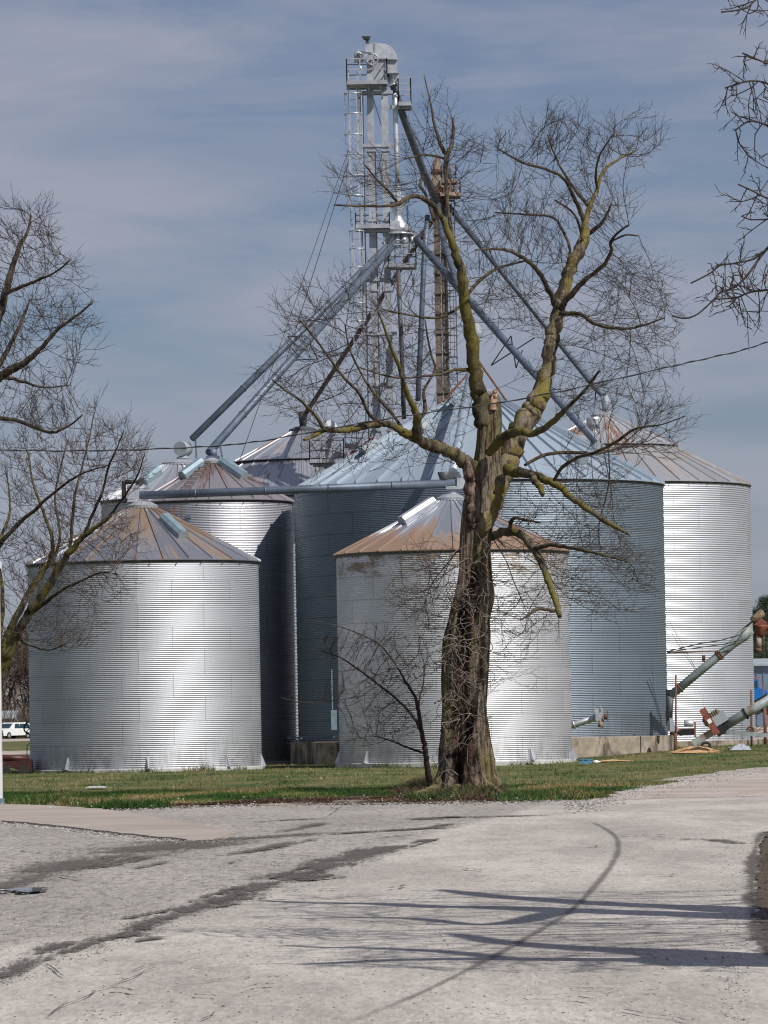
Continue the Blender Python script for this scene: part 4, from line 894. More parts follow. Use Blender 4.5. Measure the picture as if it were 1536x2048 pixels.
# cables and rod from the blue bin to that auger
for k, (pp, rr_, mt_, lb) in enumerate((
    ([(1334, 1303), (1400, 1287), (1440, 1281), (1480, 1270), (1492, 1258)], .022, 'cable', 'upper twisted black cable looping from the blue bin to the raised auger'),
    ([(1334, 1304), (1400, 1295), (1450, 1288), (1484, 1279)], .02, 'cable', 'lower twisted black cable looping from the blue bin to the raised auger'))):
    b = MB(); b.tube([W(x_, y_, 171.6) for x_, y_ in pp], rr_, 6); tag(b.build('cable', M[mt_], None), lb, 'cable', 'cables strung to the raised auger')
b = MB(); b.tube([W(1334, 1305.5, 171.9), W(1442, 1302, 171.9)], .025, 6); tag(b.build('support_rod', M['rust'], None), 'straight rusty rod between the blue bin wall and the raised auger', 'rod')
for k, (x0, y0, x1, y1) in enumerate(((1340, 1245, 1396, 1346), (1344, 1268, 1390, 1340))):
    b = MB(); b.tube([W(x0, y0, 171.9), W(x1, y1, 171.9)], .009, 4); tag(b.build('stay_wire', M['cable'], None), ('long thin stay wire dropping to the raised auger in front of the far right bin', 'shorter thin stay wire under the longer one on the raised auger')[k], 'wire', 'stay wires of the raised auger')
# control box column at the blue bin edge
b = MB(); b.box(W(1338, 1405, 172), (.22, .2, 1.0)); b.box(W(1338, 1430, 172), (.25, .25, .3)); tag(b.build('control_box', M['black'], None), 'narrow dark control box mounted on the right edge of the blue bin', 'control box')
# fence posts
for k, (px_, y0, y1, D_, rr_, lb) in enumerate(((1351.5, 1350, 1492, 170, .035, 'thin rusty post standing at the corner of the blue bin base'), (1502.5, 1380, 1476, 188, .045, 'rusty post in front of the right edge of the far right bin'), (1526, 1362, 1446, 196, .04, 'leaning rusty post in front of the blue truck'))):
    a, c = W(px_, y0, D_), W(px_+(4 if k == 2 else 0), y1, D_); b = MB(); b.tube([Vector((c.x, c.y, -.1)), a], rr_, 8)
    if k == 0: b.cyl(Vector((c.x, c.y, -.05)), Vector((c.x, c.y, .95)), .07, 10)
    if k == 2: b.cyl(Vector((c.x, c.y, -.05)), c+Vector((0, 0, .75)), .075, 10)
    tag(b.build('steel_post', M['rust'], None), lb, 'post', 'rusty posts by the augers')
# small unloader with motor on the pad edge
t = thing('power_sweep_unloader', 'low unloader with dark red frame and silver motor by the blue bin base', 'unloader', tuple(W(1370, 1470, 171)))
b = MB(); b.tube([W(1340, 1440, 171), W(1345, 1455, 171), W(1351, 1466, 171)], [.12, .2, .16], 10); b.prism([W(1339, 1436, 170.8), W(1344, 1436, 170.8), W(1354, 1462, 170.8), W(1340, 1464, 170.8)], (0, .2, 0)); b.build('white_guard', M['white_metal'], t)
b = MB(); b.bar(W(1340, 1468, 171), W(1388, 1460, 171), .2, .14); b.bar(W(1350, 1458, 171), W(1390, 1462, 171), .1, .08); b.bar(W(1390, 1444, 171), W(1390, 1474, 171), .06); b.build('frame', M['brownred'], t)
b = MB(); b.tube([W(x_, 1447, 171) for x_ in (1368, 1370, 1384, 1387)], [.1, .15, .15, .1], 14); b.box(W(1378, 1453, 171), (.3, .2, .06)); b.build('motor', M['galv'], t)
b = MB(); b.box(W(1376, 1464, 171), (.45, .3, .22)); b.cyl(W(1362, 1466, 170.7), W(1362, 1466, 171.1), .12, 12); b.build('gearbox', M['black'], t)
# lower transport auger
a, c = W(1386, 1490, 161), W(1560, 1386, 161); d = (c-a).normalized(); t = thing('transport_auger', 'large grey green portable auger with its lower end in spilled corn', 'auger', tuple(a))
j = a.lerp(c, .345); n_ = Vector((-d.z, 0, d.x))
b = MB(); b.tube([j, c], .17, 16); b.build('tube', M['mint'], t)
b = MB()
for s_ in (-.13, .13): b.bar(a+n_*.05+Vector((0, s_, 0)), j+n_*.05+Vector((0, s_, 0)), .03, .22)
b.bar(a-n_*.06, j-n_*.06, .28, .04); b.bar(a, j, .12, .12); b.build('intake_trough', M['mint'], t)
b = MB(); b.cyl(a.lerp(c, .60)-d*.04, a.lerp(c, .60)+d*.04, .215, 16); b.bar(a.lerp(c, .74)+n_*.2, a.lerp(c, .88)+n_*.2, .1, .06); b.build('coupling', M['black'], t)
b = MB(); b.box(a.lerp(c, .355)+n_*.32+Vector((0, -.05, 0)), (.5, .4, .36), ax=d); b.build('motor_mount', M['grey'], t)
q = a.lerp(c, .255)+n_*.42+Vector((0, -.26, 0)); b = MB(); b.box(q, (.24, .14, 1.05), ax=d, up=n_); o = sub(b.build('belt_guard', M['brownred'], t))
b = MB(); b.box(q+Vector((0, -.085, 0))+n_*.02, (.14, .02, .16), ax=d, up=n_); b.build('sticker', M['white'], o)
q = W(1426, 1436, 161); b = MB(); b.tube([q-d*.38, q-d*.3, q+d*.26, q+d*.34], [.12, .21, .21, .13], 14)
for k in range(7): b.cyl(q+d*(-.26+.08*k)-d*.01, q+d*(-.26+.08*k)+d*.01, .235, 14)
b.build('motor', simple('olive_motor', (.15, .13, .08), .7, .2, .4, 7, (.25, .17, .1), .6), t)
b = MB(); b.bar(W(1438, 1462, 161), W(1570, 1474, 161), .12, .14); b.bar(W(1438, 1466, 161.5), W(1570, 1472, 161.5), .08, .06); b.build('drawbar', M['mint'], t)
b = MB(); p_ = W(1441, 1462, 160.8); b.box(p_, (.35, .25, .28), ax=d); b.build('hinge_block', M['black'], t)
tag(t, None, None)
t = thing('jack_wheel', 'small rusty wheel with loose rods beside the far right bin base', 'wheel', tuple(W(1501, 1460, 186)))
q = W(1501, 1460, 186); b = MB(); b.tube([(q.x+.13*math.cos(a_), q.y, q.z+.13*math.sin(a_)) for a_ in np.linspace(0, 6.283, 15)], .05, 6, False); b.cyl(q-Vector((0, .06, 0)), q+Vector((0, .06, 0)), .06, 10); b.build('tyre', M['rust'], t)
b = MB()
for (x0, y0, x1, y1) in ((1504, 1463, 1518, 1452), (1510, 1463, 1530, 1451), (1512, 1464, 1534, 1455)): b.bar(W(x0, y0, 186), W(x1, y1, 186), .03)
b.build('rod', M['rust'], t)
# pipe elbow discharge on the blue bin
a, c = W(1146, 1450, 166), W(1196, 1434, 165.6); t = thing('discharge_spout', 'stubby silver discharge pipe with square gate box on the blue bin', 'discharge pipe', tuple(a))
b = MB(); b.tube([a-Vector((.3, 0, .05)), a, c], [.12, .125, .115], 12); b.cyl(a, a+Vector((.05, 0, .015)), .17, 14); b.build('pipe', M['galv'], t)
b = MB(); b.box(W(1198, 1429, 165.5), (.28, .3, .44)); b.bar(W(1189, 1424, 165.3), W(1189, 1413, 165.3), .03); b.bar(W(1203, 1420, 165.3), W(1201, 1410, 165.3), .03); b.build('gate_box', M['galv'], t)
b = MB(); b.tube([W(1203, 1438, 165.4), W(1202, 1447, 165.4), W(1201, 1455, 165.4)], [.09, .10, .11], 10); b.build('down_elbow', M['rust_light'], t)
b = MB(); q = W(1208, 1433, 165.3); b.cyl(q, q+Vector((.12, 0, 0)), .1, 12); b.bar(q+Vector((.12, 0, .2)), q+Vector((.14, 0, -.2)), .04, .12); b.build('drive_hub', M['rust'], t)
# corn spill
def heap(name, label, cat, c, rx, ry, h, mt, seed, n=40):
    r = np.random.default_rng(seed); b = MB(); vs = []; K = 8
    for k in range(K+1):
        t_ = k/K
        for i in range(n):
            a_ = 2*math.pi*i/n; wob = 1+.5*mnoise.noise(Vector((math.cos(a_)*2.2, math.sin(a_)*2.2, seed)))+.25*mnoise.noise(Vector((math.cos(a_)*7, math.sin(a_)*7, seed)))
            x_, y_ = c[0]+rx*t_*wob*math.cos(a_), c[1]+ry*t_*wob*math.sin(a_); z_ = c[2]+h*(1-t_)**1.1*(1+.7*mnoise.noise(Vector((x_*3, y_*1.5, seed))))-.01
            vs.append((x_, y_, z_))
    b.add(vs, [(k*n+i, k*n+(i+1) % n, (k+1)*n+(i+1) % n, (k+1)*n+i)[::-1] for k in range(K) for i in range(n)], True)
    return tag(b.build(name, mt, None), label, cat)
s = NT('corn_kernels'); p = s.pos(); vo = s.n('ShaderNodeTexVoronoi'); vo.inputs['Scale'].default_value = 22; s.l(p, vo.inputs['Vector']); sc_ = s.n('ShaderNodeSeparateColor'); s.l(vo.outputs['Color'], sc_.inputs[0])
M['corn'] = s.fin(s.mix(sc_.outputs[0], (.42, .20, .07), (.72, .47, .24)), .8); s.bump(vo.outputs['Distance'], .6, .03)
q = at(1392, 1500, 163); tag(heap('corn_pile', 'spilled orange yellow corn heap under the portable auger', 'corn pile', (q.x, 163, gz(q.x, 163)), .95, 3.4, .24, M['corn'], 3), None, None)
heap('corn_spill', 'thin flat streak of spilled corn on the grass right of the blue crate', 'corn spill', (*G2(1228, 1523), gz(*G2(1228, 1523))+.03), .7, .8, .05, M['corn'], 5)
# blue crate, jug, tarp, litter
q = gp(1172, 1529); t = thing('plastic_crate', 'small light blue plastic crate lying in the grass by the front bin', 'crate', (q.x, q.y, 0))
bl = simple('light_blue_plastic', (.10, .27, .42), .5, 0, .2, 6); b = MB(); q.z = gz(q.x, q.y); b.box((q.x, q.y, q.z+.09), (.40, .3, .12)); b.build('crate_body', bl, t)
b = MB(); b.box((q.x, q.y, q.z+.165), (.44, .34, .03)); b.box((q.x-.1, q.y-.155, q.z+.10), (.06, .02, .12)); b.box((q.x+.1, q.y-.155, q.z+.10), (.06, .02, .12)); b.build('rim', bl, t)
q = gp(1193, 1528); b = MB(); b.tube([q+Vector((-.1, 0, .06)), q+Vector((.03, 0, .07)), q+Vector((.07, 0, .07)), q+Vector((.13, 0, .07))], [.06, .06, .025, .02], 10); tag(b.build('plastic_jug', M['white'], None), 'white capped plastic jug lying next to the blue crate', 'jug')
def crumple(name, label, cat, c, sx, sy, h, mt, seed):
    n = 12; vs = []
    for i in range(n+1):
        for k in range(n+1):
            u, v = i/n-.5, k/n-.5; e = max(0, 1-4*max(u*u, v*v)); vs.append((c[0]+u*sx*(1+.2*mnoise.noise(Vector((u*3, v*3, seed)))), c[1]+v*sy, c[2]+.02+h*(e**.6)*(.55+.8*abs(mnoise.noise(Vector((u*5, v*5, seed)))))))
    b = MB(); b.add(vs, [(i*(n+1)+k, (i+1)*(n+1)+k, (i+1)*(n+1)+k+1, i*(n+1)+k+1) for i in range(n) for k in range(n)]); b.build_ = None
    o = b.build(name, mt, None); md = o.modifiers.new('thick', 'SOLIDIFY'); md.thickness = .012; return tag(o, label, cat)
crumple('tarp', 'crumpled pale grey tarp lying on the grass at the far right', 'tarp', (*G2(1481, 1501), gz(*G2(1481, 1501))), .75, .9, .26, simple('pale_tarp', (.34, .37, .42), .6, 0, .2, 5), 3)
crumple('rag', 'dark rag beside the crumpled grey tarp', 'rag', (*G2(1462, 1501), gz(*G2(1462, 1501))), .22, .4, .12, M['black'], 4)
crumple('paper_scrap', 'white crumpled paper sheet on the lawn before the left bin', 'paper', (*G2(193, 1578), .02), .48, .9, .05, M['pale_concrete'], 5)
b = MB(); q = gp(1412, 1496); b.tube([(q.x+.16*math.cos(a_), q.y, q.z+.1+.12*math.sin(a_)) for a_ in np.linspace(0, 6.283, 15)], .06, 6, False); tag(b.build('discarded_tyre', M['rubber'], None), 'small black tyre half sunk in grass behind the corn heap', 'tyre')
for k, (x_, y_, sx, lb) in enumerate(((560, 1611, .9, 'broken flat concrete slab piece at the lawn edge, left one'), (700, 1604, .7, 'broken flat concrete slab piece at the lawn edge near the old tree'))):
    q = gp(x_, y_); b = MB(); b.prism([(q.x-sx/2, q.y-.6, -.01), (q.x+sx/2-.1, q.y-.7, -.01), (q.x+sx/2, q.y+.2, -.01), (q.x+.1, q.y+.7, -.01), (q.x-sx/2+.1, q.y+.5, -.01)], (0, 0, .04)); tag(b.build('slab_fragment', M['concrete'], None), lb, 'concrete slab', 'broken slab pieces along the lawn')
# things between the bins: blue bin base, box, brace
q = W(668, 1440, 169.5); b = MB(); b.box(q, (.22, .18, .75)); b.bar(q+Vector((-.05, -.05, .4)), q+Vector((-.05, -.05, 1.9)), .04); tag(b.build('meter_box', M['paleblue'], None), 'pale blue electrical box on a thin pole in the gap beside the front bin', 'electrical box')
q = gp(641, 1528); b = MB(); b.bar((q.x, 168.2, .0), (q.x, 168.2, .7), .03); tag(b.build('marker_rod', M['galv'], None), 'short thin steel rod standing before the shaded blue bin base', 'rod')
b = MB(); b.bar(W(575, 1475, 172), W(668, 1474, 169.5), .07); b.bar(W(580, 1487, 172), W(603, 1477, 171), .05); tag(b.build('ground_pipe', M['galv_blue'], None), 'thin horizontal steel pipe running low between the left and front bins', 'pipe')
# red implement and flywheel at the left
t = thing('farm_implement', 'low dark red implement at the left edge of the left bin', 'implement', tuple(gp(30, 1545)))
b = MB(); b.tube([W(-60, 1514, 158), W(20, 1516, 158), W(58, 1518, 158)], .12, 10); b.prism([W(-10, 1520, 157.8), W(15, 1522, 157.8), W(62, 1520, 157.8), W(64, 1542, 157.8), W(34, 1540, 157.8), (W(15, 1530, 157.8))], (0, .7, 0)); b.build('body', simple('dark_red_paint', (.06, .015, .015), .5, .1, .3, 5), t)
b = MB(); 
for px_ in (8, 48): q = W(px_, 1541, 157.6); b.cyl(q, q+Vector((0, .2, 0)), .2, 16)
b.build('wheel', M['rubber'], t)
b = MB(); b.tube([W(54, 1516, 158), W(54, 1492, 158), W(57, 1488, 158), W(64, 1486, 158)], .018, 6); b.build('rod', M['black'], t)
q = W(60, 1456, 163); b = MB(); b.tube([(q.x+.22*math.cos(a_), q.y, q.z+.22*math.sin(a_)) for a_ in np.linspace(0, 6.283, 21)], .03, 6, False)
for k in range(4): a_ = k*math.pi/4; b.bar(q-Vector((.2*math.cos(a_), 0, .2*math.sin(a_))), q+Vector((.2*math.cos(a_), 0, .2*math.sin(a_))), .03)
tag(b.build('hand_wheel', M['black'], None), 'black spoked hand wheel on the left side of the left bin', 'hand wheel')
# white post at the left edge
q = gp(6, 1609); t = thing('canopy_post', 'white square post with grey foot at the far left edge by the concrete drive', 'post', (q.x-.13, q.y, 0)); xq = q.x-.13
zt_ = at(0, 1135, q.y).z
b = MB(); b.prism([(xq-.11, q.y-.12, .13), (xq+.12, q.y-.12, .13), (xq+.12, q.y+.12, .13), (xq-.11, q.y+.12, .13)], (0, 0, zt_-.13)); b.build('shaft', M['white'], t)
b = MB(); b.box((xq, q.y, .06), (.30, .30, .14)); b.build('foot', M['paleblue'], t)
b = MB(); b.box((xq, q.y, zt_+.05), (.32, .32, .14)); b.tube([(xq, q.y, zt_+.1), (xq, q.y, zt_+.24)], [.12, .07], 10); b.build('cap', M['white'], t)

# ---------------------------------------------------------------- vehicles and far buildings
def place(D_, px): return at(px, 1450, D_).x
# white estate car, seen from its front left corner
Dv = 440.0; gx_, gy_ = place(Dv, 22), Dv; gz_ = gz(gx_, gy_)
t = thing('parked_car', 'white estate car parked before the woods at the far left', 'car', (gx_, gy_, gz_)); an = R(58)
fx, fy = Vector((-math.cos(an)*-1*-1, -math.sin(an), 0)), None
F_ = Vector((-math.sin(R(32)), -math.cos(R(32)), 0)); S_ = Vector((F_.y, -F_.x, 0))   # forward, right side
def cv(l, s_, z): return Vector((gx_, gy_, gz_+z))+F_*l+S_*s_
def body(prof, hw, mt, name, par, inset=0.0):
    b = MB(); n = len(prof); Lf = [cv(l, -hw+(inset if z > 1.0 else 0), z) for l, z in prof]; Rg = [cv(l, hw-(inset if z > 1.0 else 0), z) for l, z in prof]
    b.add(Lf+Rg, [tuple(range(n)), tuple(range(2*n-1, n-1, -1))]+[(i, i+n, (i+1) % n+n, (i+1) % n) for i in range(n)]); return b.build(name, mt, par)
bd = sub(body([(2.35, .3), (2.4, .6), (2.3, .85), (1.2, 1.0), (.55, 1.5), (.2, 1.58), (-1.9, 1.58), (-2.35, 1.0), (-2.4, .35)], .86, M['white'], 'body', t, .12))
b = MB(); b.add([cv(1.16, -.72, 1.06), cv(1.16, .72, 1.06), cv(.60, .66, 1.48), cv(.60, -.66, 1.48)], [(0, 1, 2, 3)]); 
for v_ in range(len(b.v)): b.v[v_] = tuple(Vector(b.v[v_])+F_*.03+Vector((0, 0, .01)))
b.build('windscreen', M['glass'], t)
for l0, l1 in ((.45, -.2), (-.3, -1.05), (-1.15, -1.9)):
    for sd in (-1, 1):
        b = MB(); P4 = [cv(l0+.15, sd*.82, 1.02), cv(l1, sd*.82, 1.02), cv(l1+(.1 if l1 < -1.5 else 0), sd*.77, 1.46), cv(l0-.05, sd*.77, 1.46)]; b.prism([p+S_*sd*.03 for p in P4], S_*sd*.02); b.build('side_window', M['glass'], t)
for l in (1.5, -1.5):
    for sd in (-1, 1): b = MB(); b.cyl(cv(l, sd*.70, .33), cv(l, sd*.90, .33), .33, 16); o = sub(b.build('wheel', M['rubber'], t)); b = MB(); b.cyl(cv(l, sd*.905, .33), cv(l, sd*.915, .33), .18, 12); b.build('hub', M['galv'], o)
b = MB(); b.bar(cv(2.42, -.86, .5), cv(2.42, .86, .5), .08, .16); b.bar(cv(2.4, -.5, .72), cv(2.4, .5, .72), .04, .14); b.build('bumper', M['dark_pipe'], t)
for sd in (-1, 1): b = MB(); b.box(cv(2.38, sd*.68, .76), (.1, .28, .16), ax=F_); b.build('headlight', M['galv'], t)
# shed behind it
b = MB(); x0, x1 = place(470, -60), place(470, 30); z_ = gz(0, 470)
tS = thing('shed', 'low shed with a grey roof behind the white car', 'shed', ((x0+x1)/2, 472, z_))
b.box(((x0+x1)/2, 472, z_+1.0), (x1-x0, 4, 2.0)); b.build('wall', M['white'], tS)
b = MB(); b.prism([(x0-.3, 469.5, z_+2.0), (x1+.3, 469.5, z_+2.0), (x1+.3, 472, z_+2.8), (x0-.3, 472, z_+2.8)], (0, 0, .08)); b.prism([(x0-.3, 472, z_+2.8), (x1+.3, 472, z_+2.8), (x1+.3, 474.5, z_+2.0), (x0-.3, 474.5, z_+2.0)], (0, 0, .08)); b.build('roof', M['grey'], tS)
b = MB(); q = at(50, 1476, 438); 
# blue lorry
Dt = 300.0; X0 = place(Dt, 1503); zt0 = gz(X0, Dt); tL = thing('lorry', 'bright blue lorry cab and bonnet at the far right edge behind the auger', 'truck', (X0+3, Dt, zt0))
k = Dt/FPX
blue = simple('bright_blue_paint', (.01, .16, .48), .25, .2, .1, 2)
def tl(px, py, dy=0): q = at(px, py, Dt); return Vector((q.x, Dt+dy, q.z))
b = MB(); b.prism([tl(1498, 1402), tl(1498, 1358), tl(1516, 1358), tl(1518, 1376), tl(1532, 1380), tl(1542, 1392), tl(1544, 1408), tl(1500, 1408)], (0, 2.2, 0)); b.build('cab', blue, tL)
b = MB(); b.prism([tl(1509, 1362, -.02), tl(1514, 1362, -.02), tl(1515, 1376, -.02), tl(1508, 1376, -.02)], (0, .02, 0)); b.build('side_window', M['glass'], tL)
b = MB(); b.box(tl(1510, 1357, .8), (.5, 1.4, .12)); b.build('marker_light', M['red'], tL)
b = MB(); b.prism([tl(1495, 1408, .1), tl(1560, 1408, .1), tl(1560, 1419, .1), tl(1495, 1419, .1)], (0, 2, 0)); b.build('chassis', M['black'], tL)
for px_ in (1512, 1536): b = MB(); q = tl(px_, 1415, -.02); b.cyl(q, q+Vector((0, .35, 0)), .5, 18); b.build('wheel', M['rubber'], tL)
# metal shed behind it
x0, x1 = place(330, 1480), place(330, 1700); z_ = gz(0, 330); tB = thing('metal_building', 'blue grey ribbed metal building behind the blue lorry', 'building', ((x0+x1)/2, 334, z_))
h_ = at(1520, 1332, 330).z; b = MB(); b.box(((x0+x1)/2, 334, (z_+h_)/2), (x1-x0, 8, h_-z_))
for x_ in np.arange(x0+.3, x1, .5): b.box((x_, 329.97, (z_+h_)/2), (.08, .06, h_-z_))
b.build('wall', simple('blue_grey_siding', (.16, .22, .30), .5, .3, .15, 1.5), tB)
b = MB(); b.prism([(x0-.3, 329.6, h_), (x1, 329.6, h_), (x1, 334, h_+.5), (x0-.3, 334, h_+.5)], (0, 0, .1)); b.prism([(x0-.3, 334, h_+.5), (x1, 334, h_+.5), (x1, 338.4, h_), (x0-.3, 338.4, h_)], (0, 0, .1)); b.build('roof', M['grey'], tB)
# ---------------------------------------------------------------- trees
def bark_mat(name, bark, bark2, moss, moss_thr=.52, sc_=6.0, mossamt=.8, bump=.5):
    s = NT(name); p = s.pos(); n = s.noise(s.map(p, (1, 1, .22)), sc_, 6, .7); n2 = s.noise(s.map(p, (1, 1, .5)), sc_*.35, 5, .6); n3 = s.noise(p, sc_*5, 3, .6)
    c = s.mix(s.step(n, .42, .58), tuple(v*.6 for v in bark), bark2); mm = s.math('MULTIPLY', s.step(s.math('MULTIPLY_ADD', n3, .25, n2), moss_thr+.1, moss_thr+.24), mossamt); c = s.mix(mm, c, moss)
    c = s.mix(s.math('MULTIPLY', s.step(n3, .55, .75), .4), c, tuple(v*.4 for v in bark)); s.bump(s.math('ADD', n, s.math('MULTIPLY', n3, .3)), bump, .04)
    return s.fin(c, .92, 0, .2)
M['bark'] = bark_mat('old_mossy_bark', (.10, .075, .055), (.22, .18, .135), (.165, .135, .028), .46)
M['limb'] = bark_mat('mossy_limb_bark', (.055, .045, .036), (.13, .11, .075), (.14, .12, .025), .45, 5.0, .75)
M['limb_dark'] = bark_mat('dark_thin_limb_bark', (.05, .04, .034), (.10, .08, .06), (.11, .095, .03), .50, 7.0, .5)
M['twig'] = simple('bare_twig_bark', (.055, .043, .038), .85, 0, .35, 1.2)
M['twig2'] = simple('brown_twig_bark', (.07, .048, .04), .85, 0, .35, 1.2)
M['vine'] = simple('dead_vine_bark', (.17, .14, .12), .85, 0, .45, 4.0)

def colonize(starts, attr, step, infl, kill, iters=140, jit=.22, trop=(0, 0, .05), seed=1):
    """starts: list of (pos, parent, radius). returns positions, parents, fixed radii"""
    r = np.random.default_rng(seed); P = [np.array(s_[0], float) for s_ in starts]; par = [s_[1] for s_ in starts]; nch = [0]*len(P)
    A = np.array(attr, float); alive = np.ones(len(A), bool); dmin = np.full(len(A), 1e9); imin = np.zeros(len(A), int)
    def upd(i0):
        nonlocal dmin, imin
        B = np.array(P[i0:]);
        for c0 in range(0, len(B), 400):
            Bc = B[c0:c0+400]; d = np.sqrt(((A[:, None, :]-Bc[None])**2).sum(-1)); j = d.argmin(1); dm = d[np.arange(len(A)), j]; k = dm < dmin; dmin[k] = dm[k]; imin[k] = j[k]+i0+c0
    upd(0); alive &= dmin > kill*.3; trop = np.array(trop)
    for it in range(iters):
        inf_ = infl if it > 4 else infl*2.5
        act = alive & (dmin < inf_)
        if not act.any(): break
        idx = imin[act]; D_ = A[act]-np.array(P)[idx]; D_ /= np.linalg.norm(D_, axis=1)[:, None]+1e-9
        u, inv = np.unique(idx, return_inverse=True); S = np.zeros((len(u), 3)); np.add.at(S, inv, D_)
        i0 = len(P); cnt = 0
        for q, nd in enumerate(u):
            if nch[nd] >= 3: 
                continue
            v = S[q]; L_ = np.linalg.norm(v)
            if L_ < 1e-6: v = r.normal(size=3); L_ = np.linalg.norm(v)
            v = v/L_+trop+r.normal(0, jit, 3)*.35
            if par[nd] >= 0: e = P[nd]-P[par[nd]]; v = v+e/(np.linalg.norm(e)+1e-9)*1.1
            v = v; v /= np.linalg.norm(v); P.append(P[nd]+v*step); par.append(int(nd)); nch.append(0); nch[nd] += 1; cnt += 1
        if cnt == 0:
            alive[act] = False; continue
        stuck = [nd for nd in u if nch[nd] >= 3]
        if stuck: alive &= ~(np.isin(imin, stuck) & act)
        upd(i0); alive &= dmin > kill
        if len(P) > 26000: break
    return P, par
def grow_mesh(name, P, par, nfix, fixr, mt, parent, tip=.007, ex_=2.35, maxr=.07, twl=.2, ntw=2, seed=5, up=.5, cap=.6):
    """mesh of everything that grew beyond the first nfix nodes, plus fine end twigs"""
    r = np.random.default_rng(seed); N = len(P); ch = [[] for _ in range(N)]
    for i in range(N):
        if par[i] >= 0: ch[par[i]].append(i)
    rad = [0.0]*N
    for i in range(N-1, -1, -1):
        if i < nfix: continue
        rad[i] = tip if not ch[i] else min(maxr, sum(rad[c]**ex_ for c in ch[i] if c >= nfix)**(1/ex_)*1.012)
    for i in range(nfix, N):
        p = par[i]; lim = fixr[p]*cap if p < nfix else rad[p]
        rad[i] = min(rad[i], max(lim, tip))
    V = []; F = []
    def tubef(pts, rs, n):
        base = len(V); m_ = len(pts); prev = None
        for i in range(m_):
            t = pts[min(i+1, m_-1)]-pts[max(i-1, 0)]; t = t/(np.linalg.norm(t)+1e-9)
            if prev is None:
                a = np.array((0, 0, 1.)) if abs(t[2]) < .9 else np.array((1., 0, 0)); x = np.cross(t, a)
            else: x = prev-t*prev.dot(t)
            x = x/(np.linalg.norm(x)+1e-9); prev = x; y = np.cross(t, x)
            for k in range(n): an = 2*math.pi*k/n; V.append(pts[i]+(x*math.cos(an)+y*math.sin(an))*rs[i])
        for i in range(m_-1):
            for k in range(n): F.append((base+i*n+k, base+i*n+(k+1) % n, base+(i+1)*n+(k+1) % n, base+(i+1)*n+k))
    done = set()
    for i in range(nfix, N):
        if i in done: continue
        p = par[i]; pts = [P[p]]; rs = [rad[i]]; c = i
        while True:
            done.add(c); pts.append(P[c]); rs.append(rad[c]); kids = [k for k in ch[c] if k >= nfix]
            if not kids: break
            c = max(kids, key=lambda k: rad[k])
        # light smoothing of the chain
        Q = [pts[0]]+[(pts[k-1]+2*pts[k]+pts[k+1])/4 if 0 < k < len(pts)-1 else pts[k] for k in range(1, len(pts))]
        for k in range(1, len(pts)): 
            if len(ch[par[i]]) >= 0: pass
        rs[-1] *= .75
        tubef(pts, rs, 6 if rs[0] > .03 else (4 if rs[0] > .014 else 3))
    # straight little side shoots carrying forked twigs
    zz = np.array((0, 0, 1.))
    def shoot(a, d, L_, r0, lv):
        m_ = 4 if lv else 2; pts = [a]; e = d.copy()
        for j in range(m_): e = e+r.normal(0, .09, 3)+zz*up*.10; e /= np.linalg.norm(e); pts.append(pts[-1]+e*L_/m_)
        tubef(pts, [r0*(1-.45*j/m_) for j in range(m_)]+[r0*.62], 3)
        if lv:
            sgn = 1; sd = np.cross(e, zz+r.normal(0, .5, 3)); sd /= np.linalg.norm(sd)+1e-9
            for j in range(1, m_+1):
                if r.random() < .85:
                    f = (pts[j]-pts[j-1]); f /= np.linalg.norm(f); q = f*.85+sd*sgn*.55+r.normal(0, .18, 3); q /= np.linalg.norm(q); sgn = -sgn; shoot(pts[j], q, L_*r.uniform(.22, .42), r0*.75, lv-1)
    for i in range(nfix, N):
        if rad[i] > tip*4.5: continue
        d0 = P[i]-P[par[i]]; d0 = d0/(np.linalg.norm(d0)+1e-9)
        for _ in range(ntw if r.random() < .8 else ntw-1):
            d = d0*.8+r.normal(0, .42, 3)+zz*up; d /= np.linalg.norm(d); shoot(P[i], d, twl*r.uniform(.5, 1.25), tip*.8, 1)
        if not ch[i]: shoot(P[i], d0, twl*r.uniform(.6, 1.1), tip*.85, 1)
    return fast_mesh(name, np.array(V), np.array(F), mt, parent, True)
def cr(pts, seg):
    """Catmull-Rom through tuples"""
    P_ = np.array(pts, float); out = []
    for i in range(len(P_)-1):
        p0, p1, p2, p3 = P_[max(0, i-1)], P_[i], P_[i+1], P_[min(len(P_)-1, i+2)]
        for k in range(seg): t = k/seg; out.append(.5*((2*p1)+(p2-p0)*t+(2*p0-5*p1+4*p2-p3)*t*t+(3*p1-p0-3*p2+p3)*t**3))
    out.append(P_[-1]); return np.array(out)
